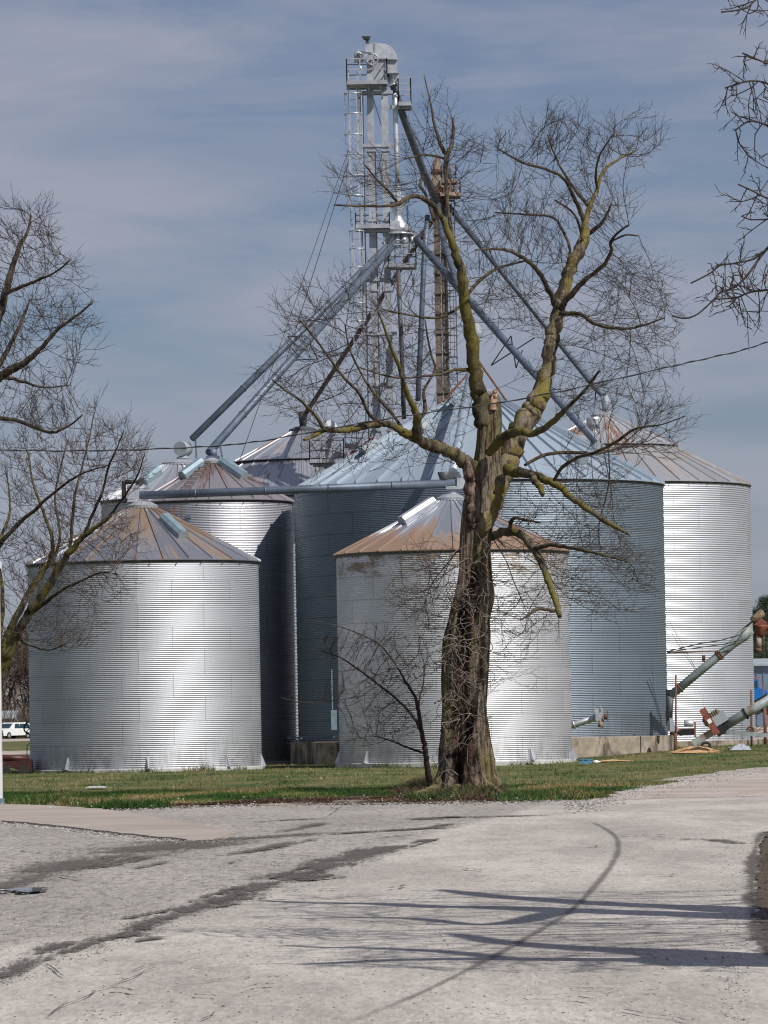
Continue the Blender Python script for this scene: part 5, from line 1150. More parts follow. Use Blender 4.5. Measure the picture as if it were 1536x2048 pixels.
def limb(par, D, pix, mt, dend=0.0, name='limb', seg=5, rough=.10, bend=True, d0=0.0, min_n=8, ret_build=True, ds=None):
    """pix: (px, py, width px); grows away/towards by dend metres at its end. returns node list (pos, r)"""
    if mt is M['limb'] and max(q[2] for q in pix) <= 12: mt = M['limb_dark']
    Q = cr(pix, seg); n = len(Q); rr_ = random.Random(int(pix[0][0]*7+pix[-1][1])); pts = []; rad = []
    off = Vector((rr_.random()*50, rr_.random()*50, 0))
    for i, q in enumerate(Q):
        t = i/(n-1); dd = D+d0+(dend-d0)*t if ds is None else D+np.interp(t, np.linspace(0, 1, len(ds)), ds); p = at(q[0], q[1], dd); w_ = q[2]/2*D/FPX
        if bend and 0 < i < n-1: nv = mnoise.noise_vector(off+Vector((0, 0, i*.8)))*w_*.5; p = p+nv
        pts.append(p); rad.append(max(.006, w_*(1+rough*mnoise.noise(off+Vector((1, 0, i*.6)))*.9)))
    if ret_build:
        b = MB(); k = 14 if max(rad) > .08 else (8 if max(rad) > .03 else 6); b.tube(pts, rad, k)
        # knobbly surface
        for i, v_ in enumerate(b.v):
            ring = i//k
            if ring < len(pts): vv = Vector(v_); c = pts[ring]; b.v[i] = tuple(c+(vv-c)*(1+rough*1.0*mnoise.noise(vv*3)+rough*.8*mnoise.noise(vv*11)))
        b.build(name, mt, par)
    return [(np.array(p), r_) for p, r_ in zip(pts, rad)]
def ell(D, E_, dep, seed, k=1.0):
    r = np.random.default_rng(seed); out = []
    for (cx, cy, rx, ry, n) in E_:
        n = int(n*k)
        for _ in range(n):
            a = r.uniform(0, 2*math.pi); q = math.sqrt(r.uniform(0, 1)); h = dep*math.sqrt(max(.05, 1-q*q)); out.append(tuple(at(cx+rx*q*math.cos(a), cy+ry*q*math.sin(a), D+r.uniform(-h, h))))
    return out
def nodes_of(limbs):
    st = []; fr = []
    for L_ in limbs:
        for p, r_ in L_: st.append((p, -1, r_)); fr.append(r_)
    return st, fr

# ---- the old tree in front
DT = 101.0
T = thing('old_tree', 'huge old bare tree with split mossy trunk and hollow base in front of the bins', 'tree', tuple(at(930, 1578, DT)))
T.location.z = 0; T['_o'] = (T.location.x, DT, 0)
tr_px = [(932, 1590, 150), (931, 1578, 130), (931, 1562, 114), (931, 1540, 104), (931, 1500, 98), (930, 1450, 93), (929, 1400, 90), (930, 1340, 93), (933, 1285, 94), (938, 1240, 84), (946, 1195, 80), (949, 1150, 68), (949, 1100, 63), (952, 1060, 64), (958, 1025, 68), (962, 990, 62), (971, 950, 56), (976, 905, 50), (979, 850, 48), (979, 810, 45), (977, 788, 38)]
Q = cr(tr_px, 14); K = 96; V = []; Cc = []; n = len(Q)
for i, q in enumerate(Q):
    c = at(q[0], q[1], DT); r0 = q[2]/2*DT/FPX; z = c.z
    for k in range(K):
        a = 2*math.pi*k/K; sx, sy = math.sin(a), -math.cos(a)         # a = 0 faces the road
        rid = mnoise.noise(Vector((sx*3.4, sy*3.4, z*.35)))*.10+mnoise.noise(Vector((sx*8, sy*8, z*.9+7)))*.06+mnoise.noise(Vector((sx*18, sy*18, z*2.2)))*.045
        rid += abs(mnoise.noise(Vector((sx*11, sy*11, z*.5+3))))*-.07
        base = max(0, 1-z/2.0); rid += base*(.16*math.sin(a*5+1.2)+.10*math.sin(a*9+.4+z*2)+.12*mnoise.noise(Vector((sx*6, sy*6, z*1.5))))
        # rotten hollow facing the road: from the ground to ~4.6 m, leaning left higher up
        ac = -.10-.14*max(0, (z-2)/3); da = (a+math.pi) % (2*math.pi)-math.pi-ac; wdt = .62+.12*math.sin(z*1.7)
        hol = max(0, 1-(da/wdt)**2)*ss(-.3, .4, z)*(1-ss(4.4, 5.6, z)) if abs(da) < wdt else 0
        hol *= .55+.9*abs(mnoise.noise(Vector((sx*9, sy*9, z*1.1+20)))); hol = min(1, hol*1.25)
        # dead, barkless strip on the left flank up to the broken stub
        dl = (a+math.pi) % (2*math.pi)-math.pi+.75; dead = max(0, 1-(dl/.6)**2)*ss(3.8, 5.0, z)*(1-ss(7.1, 7.6, z))
        rr_ = r0*(1+rid-.30*hol+.02*dead)
        V.append((c.x+rr_*sx, c.y+rr_*sy*.9, z)); 
        nn = mnoise.noise(Vector((sx*5, sy*5, z*3)))
        Cc.append((hol, dead, ss(.0, .5, nn), 1))
tip0 = len(V); V.append(tuple(Vector(at(977, 786, DT))-Vector((0, 0, .05)))); Cc.append((0, 1, 0, 1))
b = MB(); b.add(V, [(i*K+k, i*K+(k+1) % K, (i+1)*K+(k+1) % K, (i+1)*K+k) for i in range(n-1) for k in range(K)]+[((n-1)*K+k, (n-1)*K+(k+1) % K, tip0) for k in range(K)], True); b.col = Cc
s = NT('old_trunk'); p = s.pos(); va = s.n('ShaderNodeVertexColor'); va.layer_name = 'tone'; sep_ = s.n('ShaderNodeSeparateColor'); s.l(va.outputs[0], sep_.inputs[0]); hol_, dead_ = sep_.outputs[0], sep_.outputs[1]
n1 = s.noise(s.map(p, (1, 1, .14)), 15.0, 7, .72); n2 = s.noise(s.map(p, (1, 1, .4)), 1.8, 5, .6); n3 = s.noise(p, 30, 4, .7); n4 = s.noise(s.map(p, (1, 1, .25)), 5.0, 5, .65, 1.0)
c = s.mix(s.step(n1, .40, .60), (.045, .034, .027), (.25, .205, .16)); mm = s.math('MULTIPLY', s.step(s.math('MULTIPLY_ADD', n3, .2, n2), .56, .72), .75); c = s.mix(s.math('MULTIPLY', mm, s.step(n1, .35, .55)), c, (.16, .135, .035))
dk = s.step(n1, .30, .42); c = s.mix(s.math('MULTIPLY', s.math('SUBTRACT', 1.0, dk), .85), c, (.025, .018, .015))  # near-black bark furrows, their crease shade deepened in the colour
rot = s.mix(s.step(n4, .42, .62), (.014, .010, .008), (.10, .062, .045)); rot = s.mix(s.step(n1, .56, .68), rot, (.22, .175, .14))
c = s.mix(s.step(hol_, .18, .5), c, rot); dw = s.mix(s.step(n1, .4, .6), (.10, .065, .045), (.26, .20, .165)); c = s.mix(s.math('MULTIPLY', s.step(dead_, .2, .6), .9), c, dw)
s.bump(s.math('ADD', n1, s.math('MULTIPLY', n3, .25)), .9, .06); b.build('trunk', s.fin(c, .93, 0, .15), T)
# roots
for (pp) in ([(905, 1560, 34), (880, 1578, 26), (845, 1590, 18), (800, 1597, 8)], [(960, 1560, 30), (985, 1580, 20), (1003, 1590, 8)], [(920, 1565, 30), (912, 1585, 22), (905, 1596, 10)]):
    Qp = cr(pp, 6); b = MB(); pts = []
    for i, q in enumerate(Qp): g_ = gp(q[0], max(q[1], 1566)); pts.append(Vector((g_.x, min(g_.y, DT-.1), max(.02, (1575-q[1])/FPX*DT+.06))))
    b.tube(pts, [max(.03, q[2]/2*DT/FPX*(1+.2*mnoise.noise(Vector((i, 3, 1))))) for i, q in enumerate(Qp)], 12); b.build('root', M['bark'], T)
LM = []
def ml(pix, dend=0, d0=0, mt=None, name='limb', **k): L_ = limb(T, DT, pix, mt or M['limb'], dend, name, d0=d0, **k); LM.append(L_); return L_
ml([(966, 850, 40), (962, 805, 36), (955, 765, 30), (947, 720, 26), (942, 670, 25), (930, 610, 22), (924, 555, 21), (914, 515, 17), (900, 475, 14), (884, 435, 12)], -1.2, 0, rough=.08)
ml([(884, 435, 12), (860, 405, 11), (835, 393, 9), (815, 396, 9), (797, 408, 9), (770, 412, 6), (715, 412, 5), (668, 410, 3)], -2.5, -1.2, rough=.08)
ml([(905, 480, 10), (897, 430, 8), (893, 380, 8), (892, 340, 9), (893, 310, 10), (903, 292, 8), (907, 262, 6), (906, 235, 4)], 1.2, -.6)
ml([(893, 312, 8), (880, 285, 8), (868, 245, 6), (862, 210, 4), (848, 150, 2)], 1.8, 1)
ml([(892, 318, 6), (870, 312, 5), (845, 310, 4), (810, 318, 3)], -.5, 1)
ml([(797, 408, 6), (780, 385, 5), (755, 360, 4), (730, 330, 3)], -3, -1.6)
ml([(868, 440, 8), (852, 390, 6), (840, 370, 7), (850, 345, 4)], 1, -.8)
ml([(935, 590, 8), (960, 560, 7), (1000, 535, 6), (1060, 520, 4)], 2, 0)
ml([(948, 740, 9), (910, 740, 6), (870, 750, 5), (790, 755, 4), (720, 735, 3)], -3, 0)
ml([(925, 610, 6), (880, 635, 5), (820, 630, 4), (770, 620, 3)], -2, 0)
# right stem
ml([(966, 1060, 40), (975, 1020, 46), (990, 980, 46), (1008, 940, 45), (1022, 900, 44), (1038, 860, 44), (1060, 825, 43), (1078, 795, 40), (1092, 750, 31), (1100, 700, 28), (1106, 670, 30), (1113, 640, 27), (1122, 600, 26), (1130, 565, 26), (1145, 530, 25), (1160, 498, 25), (1168, 475, 22), (1170, 445, 13), (1180, 410, 10), (1193, 385, 8), (1205, 345, 7), (1235, 320, 5), (1275, 300, 3)], 2.0, -.15, rough=.07, mt=M['bark'])
ml([(1170, 450, 12), (1160, 420, 10), (1145, 390, 8), (1125, 355, 7), (1090, 338, 6), (1045, 325, 5), (1000, 300, 3)], .2, 1.6)
ml([(1178, 415, 7), (1155, 385, 6), (1130, 350, 5), (1110, 310, 4), (1095, 270, 3)], 2.8, 1.7)
ml([(1195, 383, 6), (1192, 345, 5), (1200, 310, 4), (1225, 270, 3)], .5, 1.8)
ml([(1174, 470, 9), (1190, 458, 9), (1204, 445, 7), (1215, 425, 5), (1222, 410, 4)], 1, 1.6)
ml([(1120, 620, 12), (1140, 592, 12), (1165, 565, 11), (1190, 545, 9), (1212, 525, 8), (1223, 500, 7), (1222, 482, 6), (1240, 462, 5), (1258, 450, 4)], -.5, .9)
ml([(1222, 484, 4), (1250, 470, 4), (1278, 472, 3)], -.5, -.2)
ml([(1122, 628, 11), (1150, 628, 10), (1165, 630, 9), (1185, 645, 8), (1225, 656, 6), (1270, 655, 5), (1330, 635, 3)], -1.5, .7)
ml([(1112, 615, 12), (1100, 585, 11), (1078, 545, 10), (1055, 522, 8), (1020, 502, 7), (990, 498, 5), (950, 500, 3)], -2.2, .8)
ml([(1130, 545, 7), (1140, 500, 6), (1125, 460, 6), (1105, 435, 5), (1060, 430, 4), (990, 425, 3)], 3, 1)
ml([(1165, 480, 6), (1150, 430, 5), (1110, 400, 4)], 3.4, 1.2)
# left limb
ml([(957, 950, 34), (940, 932, 32), (915, 912, 26), (890, 902, 25), (860, 890, 24), (830, 876, 20), (805, 862, 17), (775, 848, 13), (745, 850, 14), (715, 856, 13), (685, 860, 12), (655, 858, 11), (640, 864, 12), (620, 875, 7), (608, 880, 5)], -2.6, 0)
ml([(838, 880, 14), (833, 862, 18), (836, 842, 17), (828, 815, 12), (812, 780, 10), (800, 740, 8), (785, 700, 7), (770, 660, 5), (755, 620, 4)], -3.4, -1)
ml([(836, 842, 9), (850, 820, 8), (848, 780, 6), (870, 740, 5), (860, 700, 4), (850, 640, 3)], -.2, -1.1)
ml([(775, 850, 8), (740, 830, 7), (720, 790, 6), (680, 745, 5), (640, 690, 4), (600, 640, 3)], -3.8, -1.7)
ml([(650, 862, 8), (630, 830, 6), (600, 800, 5), (570, 780, 4), (545, 760, 3)], -4, -2.2)
ml([(808, 865, 7), (790, 835, 6), (760, 800, 6), (730, 760, 5), (700, 700, 4), (690, 650, 3)], .5, -1.2)
# right side lower limbs
ml([(978, 905, 16), (1000, 882, 20), (1018, 868, 18), (1040, 862, 17), (1065, 866, 14), (1095, 852, 13), (1118, 832, 11), (1140, 810, 8), (1170, 780, 6), (1200, 740, 4)], -3, -.4)
ml([(1012, 940, 24), (1030, 944, 20), (1055, 946, 18), (1085, 958, 16), (1112, 968, 14), (1140, 992, 13), (1170, 1014, 12), (1205, 1038, 11), (1235, 1056, 8), (1260, 1070, 4)], -3.2, -.3)
ml([(1062, 948, 12), (1070, 962, 13), (1082, 975, 13), (1085, 990, 8)], -2.2, -1.2)
ml([(1108, 960, 7), (1125, 935, 7), (1155, 915, 7), (1190, 905, 6), (1230, 885, 6), (1270, 858, 5), (1320, 850, 3), (1370, 832, 2)], -4.5, -1.8)
ml([(1050, 930, 7), (1095, 908, 7), (1150, 905, 7), (1200, 906, 6), (1240, 895, 4)], .8, -.3)
ml([(985, 1075, 16), (1000, 1065, 17), (1020, 1063, 17), (1042, 1070, 16), (1062, 1090, 15), (1080, 1120, 14), (1094, 1155, 13), (1105, 1185, 13), (1114, 1210, 12), (1119, 1233, 9)], -2.6, -.4)
ml([(1068, 1098, 9), (1100, 1090, 8), (1130, 1094, 7), (1165, 1100, 6), (1200, 1108, 5), (1260, 1125, 3)], -3, -1.5)
ml([(1108, 1222, 7), (1090, 1219, 7), (1072, 1218, 7), (1055, 1232, 5), (1040, 1240, 3)], -3.0, -2.4)
ml([(1018, 1062, 8), (1022, 1045, 8), (1030, 1035, 6), (1050, 1040, 5), (1080, 1045, 3)], -2, -1)
# broken stub on the left flank
ml([(950, 1060, 30), (943, 1010, 27), (940, 970, 24), (936, 940, 20), (931, 918, 7)], -.42, -.2, mt=bark_mat('barkless_dead_wood', (.07, .045, .035), (.20, .15, .12), (.12, .09, .05), .6, 12.0, .5, .9), name='dead_stub', rough=.28, seg=8)
ml([(985, 820, 16), (988, 795, 14), (990, 782, 8), (992, 778, 3)], -.3, -.2, mt=M['rust_light'] if False else simple('raw_broken_wood', (.42, .28, .19), .9, 0, .4, 6), name='broken_top')
# attraction clouds
E1 = [(870, 245, 40, 70, 50), (800, 340, 80, 60, 140), (720, 375, 75, 50, 150), (930, 330, 50, 60, 90), (880, 330, 60, 60, 80), (1030, 300, 90, 45, 330), (1110, 280, 70, 50, 230), (1130, 250, 30, 20, 40), (1200, 300, 80, 60, 360), (1270, 290, 55, 40, 190), (1230, 245, 25, 20, 40), (1190, 400, 70, 50, 130), (1020, 430, 120, 65, 520), (1030, 540, 130, 75, 360), (960, 620, 60, 60, 90),
      (1280, 600, 85, 75, 520), (1330, 630, 40, 60, 180), (1240, 690, 90, 60, 380), (1290, 720, 70, 50, 160), (1240, 560, 70, 50, 160), (1240, 440, 40, 35, 50), (640, 640, 90, 65, 460), (700, 730, 130, 90, 820), (800, 700, 80, 100, 420), (600, 790, 75, 60, 300), (860, 640, 60, 90, 190), (720, 610, 80, 50, 230), (790, 560, 60, 50, 130), (760, 820, 90, 40, 200), (880, 800, 60, 60, 130),
      (1320, 840, 60, 35, 240), (1200, 800, 90, 60, 240), (1120, 730, 60, 50, 90), (1290, 900, 70, 40, 130), (1060, 620, 60, 60, 110), (1150, 1080, 120, 95, 480), (1230, 1170, 90, 85, 260), (1100, 1190, 80, 80, 170), (700, 910, 110, 45, 170), (850, 900, 70, 50, 90), (1040, 1250, 50, 60, 60), (860, 1180, 60, 80, 130), (1190, 960, 80, 50, 160), (870, 470, 70, 60, 100)]
st, fr_ = nodes_of(LM); P, par = colonize(st, ell(DT, E1, 2.4, 1, .46), .24, 1.9, .42, 110, .30, (0, 0, .07), 3)
grow_mesh('twig_crown', P, par, len(st), fr_, M['twig'], T, .0060, 2.45, .05, .47, 2, 4, .35)
# tangle of dead vines over the hollow
r_ = random.Random(11); b = MB()
for k in range(120):
    y0 = r_.uniform(1120, 1400) if k < 95 else r_.uniform(1400, 1560); x0 = 930+r_.uniform(-42, 40)+(12 if y0 < 1230 else 0); d = DT-.62-r_.uniform(0, .25) if y0 > 1230 else DT-.5-r_.uniform(0, .25); p = at(x0, y0, d); v = Vector((r_.uniform(-1, 1), r_.uniform(-.5, .1), r_.uniform(-1, .8))).normalized(); pts = [p]
    for j in range(r_.randint(6, 16)):
        v = (v+Vector((r_.gauss(0, .45), r_.gauss(0, .18), r_.gauss(-.05, .4)))).normalized(); c = at(932+(12 if y0 < 1230 else 0), y0, DT); dx = pts[-1].x-c.x
        if abs(dx) > .5: v.x -= .35*dx
        v.y += -.3*(pts[-1].y-(DT-.68+dx*dx*.8)); pts.append(pts[-1]+v*.085)
    rr_ = r_.uniform(.006, .017); b.tube(pts, [rr_*(1-.5*j/len(pts)) for j in range(len(pts))], 5)
b.build('vine_tangle', M['vine'], T)
# thin side shoots from the trunk
r_ = random.Random(5); st = []; 
for k in range(70):
    y0 = r_.uniform(1110, 1420); sd = -1 if r_.random() < .62 else 1; st.append((np.array(at(930+(12 if y0 < 1230 else 0)+sd*40, y0, DT+r_.uniform(-.4, .2))), -1, .012))
P, par = colonize(st, ell(DT, [(850, 1190, 75, 70, 150), (840, 1290, 75, 60, 60), (1020, 1200, 60, 80, 60), (1030, 1340, 50, 50, 24), (860, 1120, 60, 40, 50)], .9, 8), .10, 1.2, .14, 60, .4, (0, 0, .02), 9)
grow_mesh('side_shoots', P, par, len(st), [.012]*len(st), M['twig2'], T, .0038, 2.4, .012, .26, 1, 7, .1)

# ---- sapling
DS = 103.0; T2 = thing('sapling', 'slim dark sapling with reddish side branches just left of the old tree', 'small tree', tuple(gp(856, 1558)))
LM = []
def sl2(pix, dend=0, d0=0): L_ = limb(T2, DS, pix, M['twig2'], dend, 'stem', d0=d0, rough=.06); LM.append(L_)
sl2([(857, 1566, 14), (854, 1530, 12), (850, 1495, 11), (843, 1460, 9), (838, 1430, 8), (830, 1395, 6), (812, 1365, 5), (795, 1335, 3.5), (760, 1290, 3), (700, 1260, 2.2), (645, 1245, 1.5), (605, 1238, 1.2)], -1.2)
sl2([(848, 1480, 7), (836, 1450, 6), (820, 1425, 5), (795, 1400, 4.5), (760, 1372, 4), (725, 1345, 3.5), (680, 1315, 2.5), (640, 1302, 2), (610, 1298, 1.2)], .8)
sl2([(840, 1440, 5), (838, 1405, 4), (846, 1370, 3), (850, 1330, 2)], .5)
sl2([(846, 1505, 5), (815, 1495, 4), (785, 1483, 3), (745, 1472, 2), (720, 1478, 1.4)], -.8)
sl2([(668, 1318, 2.5), (655, 1290, 2), (630, 1265, 1.5), (618, 1250, 1)], .8, .6)
sl2([(680, 1400, 2), (640, 1404, 2.4), (600, 1404, 2.2), (560, 1395, 1.4)], .3, .5)
st, fr_ = nodes_of(LM); P, par = colonize(st, ell(DS, [(760, 1370, 80, 60, 230), (800, 1420, 60, 60, 180), (720, 1300, 90, 45, 110), (840, 1330, 35, 70, 110), (740, 1470, 60, 30, 70), (680, 1390, 50, 30, 40)], .9, 3), .11, 1.0, .17, 60, .3, (0, 0, .08), 4)
grow_mesh('twig_crown', P, par, len(st), fr_, M['twig2'], T2, .0050, 2.4, .012, .24, 1, 6, .3)

# ---- left trees
TM_ = [None]; DL = 104.0; TL = thing('bare_tree', 'tall bare tree at the left edge with high limbs against the sky', 'tree', (at(-150, 1500, DL).x, DL, 0), 'bare trees at the left edge')
LM = []
def ll(T_, D_, pix, dend=0, d0=0, mt=None):
    if T_ is TM_[0]: pix = [(a, b_, c*.78) for a, b_, c in pix]
    L_ = limb(T_, D_, pix, mt or M['limb'], dend, 'limb', d0=d0, rough=.07); LM.append(L_)
ll(TL, DL, [(-170, 1600, 110), (-165, 1500, 90), (-150, 1300, 80), (-130, 1100, 70), (-100, 950, 56), (-75, 850, 44), (-55, 780, 34), (-30, 700, 24), (-5, 640, 18), (10, 590, 15), (18, 560, 14), (28, 525, 11), (40, 490, 9), (55, 465, 6), (62, 430, 4)], 1, mt=M['limb_dark'])
ll(TL, DL, [(-60, 800, 22), (-20, 765, 20), (15, 745, 17), (50, 725, 13), (85, 692, 9), (120, 655, 7), (155, 630, 5), (185, 605, 3)], -1.5, mt=M['limb_dark'])
ll(TL, DL, [(-20, 760, 12), (15, 700, 9), (40, 650, 7), (60, 600, 4)], 1, mt=M['limb_dark'])
ll(TL, DL, [(10, 588, 9), (40, 575, 8), (75, 560, 6), (110, 545, 4), (140, 520, 3)], -1, .5)
ll(TL, DL, [(-40, 765, 10), (10, 755, 8), (50, 765, 6), (90, 775, 4), (140, 770, 2)], 1, mt=M['limb_dark'])
ll(TL, DL, [(-70, 850, 14), (-20, 838, 10), (30, 840, 8), (70, 855, 7), (105, 865, 6), (140, 850, 4), (165, 830, 3)], -1, mt=M['limb_dark'])
st, fr_ = nodes_of(LM)
P, par = colonize(st, ell(DL, [(60, 460, 60, 55, 420), (100, 545, 65, 35, 300), (50, 640, 80, 65, 620), (150, 640, 45, 45, 260), (20, 720, 70, 60, 420), (90, 770, 65, 18, 90), (70, 830, 80, 45, 230), (-60, 650, 90, 160, 500), (0, 480, 60, 80, 200), (150, 725, 40, 30, 60)], 2.0, 6, .5), .24, 1.9, .40, 100, .30, (0, 0, .08), 8)
grow_mesh('twig_crown', P, par, len(st), fr_, M['twig'], TL, .0068, 2.4, .05, .48, 2, 9, .4)
DM = 112.0; TM = thing('bare_tree', 'low spreading bare tree with yellow mossy limbs crossing the left bin roof', 'tree', (at(-60, 1500, DM).x, DM, 0), 'bare trees at the left edge')
LM = []; TM_[0] = TM
ll(TM, DM, [(-70, 1600, 70), (-60, 1500, 56), (-40, 1420, 46), (-10, 1350, 36), (15, 1310, 28), (35, 1270, 24), (55, 1230, 22), (85, 1190, 22), (110, 1150, 19), (135, 1110, 17), (160, 1080, 15), (185, 1060, 12), (205, 1045, 8), (225, 1030, 4)], -2.5)
ll(TM, DM, [(-20, 1360, 24), (5, 1300, 22), (20, 1260, 20), (40, 1220, 17), (70, 1165, 15), (100, 1120, 14), (105, 1080, 10), (85, 1020, 8), (65, 960, 6), (55, 900, 4)], 1)
ll(TM, DM, [(-20, 1330, 18), (0, 1260, 14), (5, 1180, 10), (-5, 1100, 8), (20, 1020, 6), (10, 930, 3)], 2.5)
ll(TM, DM, [(55, 1232, 10), (90, 1205, 10), (125, 1180, 8), (165, 1160, 6), (205, 1145, 4), (240, 1150, 2.5)], -2)
ll(TM, DM, [(140, 1100, 9), (145, 1040, 8), (150, 990, 7), (165, 930, 5), (180, 870, 4), (188, 825, 2)], 1)
ll(TM, DM, [(165, 1078, 9), (185, 1030, 8), (205, 985, 7), (215, 940, 6), (232, 900, 4), (248, 860, 2)], -1.5)
ll(TM, DM, [(105, 1130, 8), (120, 1070, 7), (110, 1000, 6), (120, 940, 5), (135, 880, 3)], 1.5)
ll(TM, DM, [(180, 1062, 7), (220, 1030, 6), (250, 990, 5), (275, 950, 4), (290, 905, 2)], -2)
ll(TM, DM, [(-10, 1100, 14), (30, 1055, 11), (75, 1015, 9), (120, 975, 7), (170, 945, 5), (220, 930, 3)], -1, 1)
ll(TM, DM, [(30, 1275, 8), (60, 1290, 6), (95, 1300, 4), (130, 1290, 3)], -1.5)
st, fr_ = nodes_of(LM)
P, par = colonize(st, ell(DM, [(90, 930, 110, 90, 850), (210, 950, 85, 85, 620), (270, 930, 40, 60, 170), (150, 1060, 120, 80, 620), (60, 1080, 80, 90, 420), (150, 1180, 110, 50, 330), (110, 1270, 90, 50, 190), (20, 1200, 50, 120, 200), (185, 860, 25, 45, 60), (250, 890, 25, 40, 60), (240, 1080, 50, 50, 90)], 2.2, 12, .5), .25, 1.9, .42, 100, .32, (0, 0, .14), 15)
grow_mesh('twig_crown', P, par, len(st), fr_, M['twig2'], TM, .0068, 2.4, .04, .50, 2, 10, .55)

# ---- tree at the right, out of frame, whose shadow lies on the road and whose branch ends hang in at the top right
TRX, TRY = 9.5, 29.0
TR = thing('roadside_tree', 'near bare tree, its knobbly branch ends hanging in from the upper right corner', 'tree', (TRX, TRY, 0))
LM = []
def world_limb(pts, ws, name='limb', mt=None):
    Q = cr([(*p, w_) for p, w_ in zip(pts, ws)], 6); b = MB(); P_ = [Vector(q[:3])+mnoise.noise_vector(Vector(q[:3])*1.3)*.05 for q in Q]; rs = [max(.006, q[3]) for q in Q]
    b.tube(P_, rs, 10); b.build(name, mt or M['bark'], TR); LM.append([(np.array(p), r_) for p, r_ in zip(P_, rs)])
world_limb([(TRX, TRY, -.2), (TRX-.1, TRY, 1.5), (TRX-.3, TRY, 3), (TRX-.7, TRY, 4.6)], [.42, .33, .29, .25], 'trunk')
fork = (TRX-.7, TRY, 4.6)
def sh(pix, Z):
    out_ = []
    for (px_, py_), z_ in zip(pix, Z): g_ = gp(px_, py_); q = g_+SUN*(z_/SUN.z); out_.append(tuple(q))
    return out_
def shl(pix, Z, ws, root=fork):
    pts = sh(pix, Z); ws = [w_*6.5 for w_ in ws]; world_limb([root]+pts, [ws[0]*1.2]+list(ws))
shl([(1560, 1836), (1380, 1830), (1150, 1822), (980, 1815), (860, 1814), (740, 1808), (620, 1806), (520, 1802)], [6.3, 6.9, 7.4, 7.8, 8.0, 8.2, 8.4, 8.5], [.06, .05, .045, .035, .03, .022, .016, .008])
shl([(1560, 1825), (1400, 1816), (1240, 1810), (1080, 1800), (960, 1790), (880, 1780)], [6.6, 7.3, 7.8, 8.2, 8.4, 8.6], [.055, .045, .035, .03, .02, .01])
shl([(1570, 1924), (1420, 1912), (1300, 1904), (1150, 1896), (1000, 1885), (900, 1868)], [5.9, 6.1, 6.5, 6.9, 7.2, 7.5], [.08, .06, .045, .03, .02, .01])
shl([(1480, 1918), (1350, 1920), (1200, 1921), (1000, 1919), (800, 1921), (650, 1928), (600, 1930)], [6.1, 6.4, 6.8, 7.1, 7.4, 7.5, 7.6], [.035, .032, .028, .024, .018, .012, .006])
shl([(1000, 1918), (880, 1904), (760, 1898), (640, 1896), (560, 1892)], [7.1, 7.3, 7.4, 7.6, 7.7], [.018, .015, .012, .009, .006], sh([(1010, 1918)], [7.1])[0])
shl([(1130, 1824), (1020, 1845), (950, 1850), (820, 1838), (700, 1836), (600, 1838)], [7.4, 7.6, 7.7, 7.9, 8.0, 8.1], [.022, .018, .014, .012, .009, .006], sh([(1150, 1822)], [7.4])[0])
NSH = len(LM)
# branches seen in the frame
def vis(pix, D_, ws, root): world_limb([root]+[tuple(at(x_, y_, d_)) for (x_, y_), d_ in zip(pix, D_)], [ws[0]*1.0]+[w_*.8 for w_ in ws], 'limb', M['twig'])
vis([(1660, 380), (1600, 440), (1540, 495), (1500, 548), (1472, 575), (1440, 588)], [30, 30.5, 31, 31, 31, 31], [.026, .018, .012, .011, .009, .007], (6.5, 29.8, 6.0))
vis([(1440, 588), (1425, 604), (1395, 630), (1368, 638), (1340, 632)], [31, 31, 31, 31, 31], [.006, .005, .005, .004, .003], tuple(at(1445, 586, 31)))
vis([(1510, 520), (1470, 530), (1440, 535), (1415, 552), (1376, 570)], [31, 31, 31, 31, 31], [.009, .008, .006, .005, .003], tuple(at(1528, 505, 31)))
vis([(1700, 560), (1620, 580), (1540, 585), (1500, 590), (1470, 600), (1430, 600)], [30, 30, 30, 30, 30, 30], [.02, .014, .010, .008, .005, .003], (6.5, 29.5, 5.2))
vis([(1700, 240), (1600, 200), (1540, 165), (1500, 160), (1450, 176)], [29, 29.5, 30, 30, 30], [.02, .014, .009, .007, .004], (6.5, 29, 7.0))
vis([(1700, 330), (1600, 280), (1540, 250), (1500, 245), (1470, 265)], [29, 29.5, 30, 30, 30], [.02, .014, .009, .007, .004], (6.5, 29, 6.8))
vis([(1700, 440), (1600, 420), (1545, 400), (1510, 385), (1480, 372)], [29, 29.5, 30, 30, 30], [.02, .014, .009, .007, .004], (6.5, 29, 6.4))
vis([(1700, 160), (1600, 135), (1545, 125), (1510, 112), (1485, 102)], [29, 29.5, 30, 30, 30], [.02, .014, .008, .006, .003], (6.5, 29, 7.4))
vis([(1700, 60), (1600, 10), (1530, -10), (1490, 15), (1440, 24)], [29, 29.5, 30, 30, 30], [.02, .014, .008, .006, .003], (6.5, 29, 7.6))
world_limb([fork, (7.5, 29.4, 5.4), (6.5, 29.5, 6.2), (6.0, 29.4, 7.2)], [.12, .08, .06, .03])
r_ = np.random.default_rng(17)
vis_, shd_ = LM[NSH:], LM[:NSH]
st, fr_ = nodes_of(vis_)
at_ = ell(30.3, [(1510, 190, 60, 60, 60), (1520, 270, 55, 55, 55), (1525, 420, 50, 60, 50), (1470, 540, 60, 40, 34), (1490, 605, 60, 40, 44), (1500, 15, 45, 28, 20), (1520, 110, 35, 25, 18), (1620, 300, 80, 320, 200)], .5, 21)
P, par = colonize(st, at_, .12, 1.1, .17, 90, .28, (0, 0, .0), 23)
grow_mesh('branch_ends', P, par, len(st), fr_, M['twig'], TR, .0048, 2.3, .022, .17, 1, 11, .0)
st, fr_ = nodes_of(shd_); at_ = []
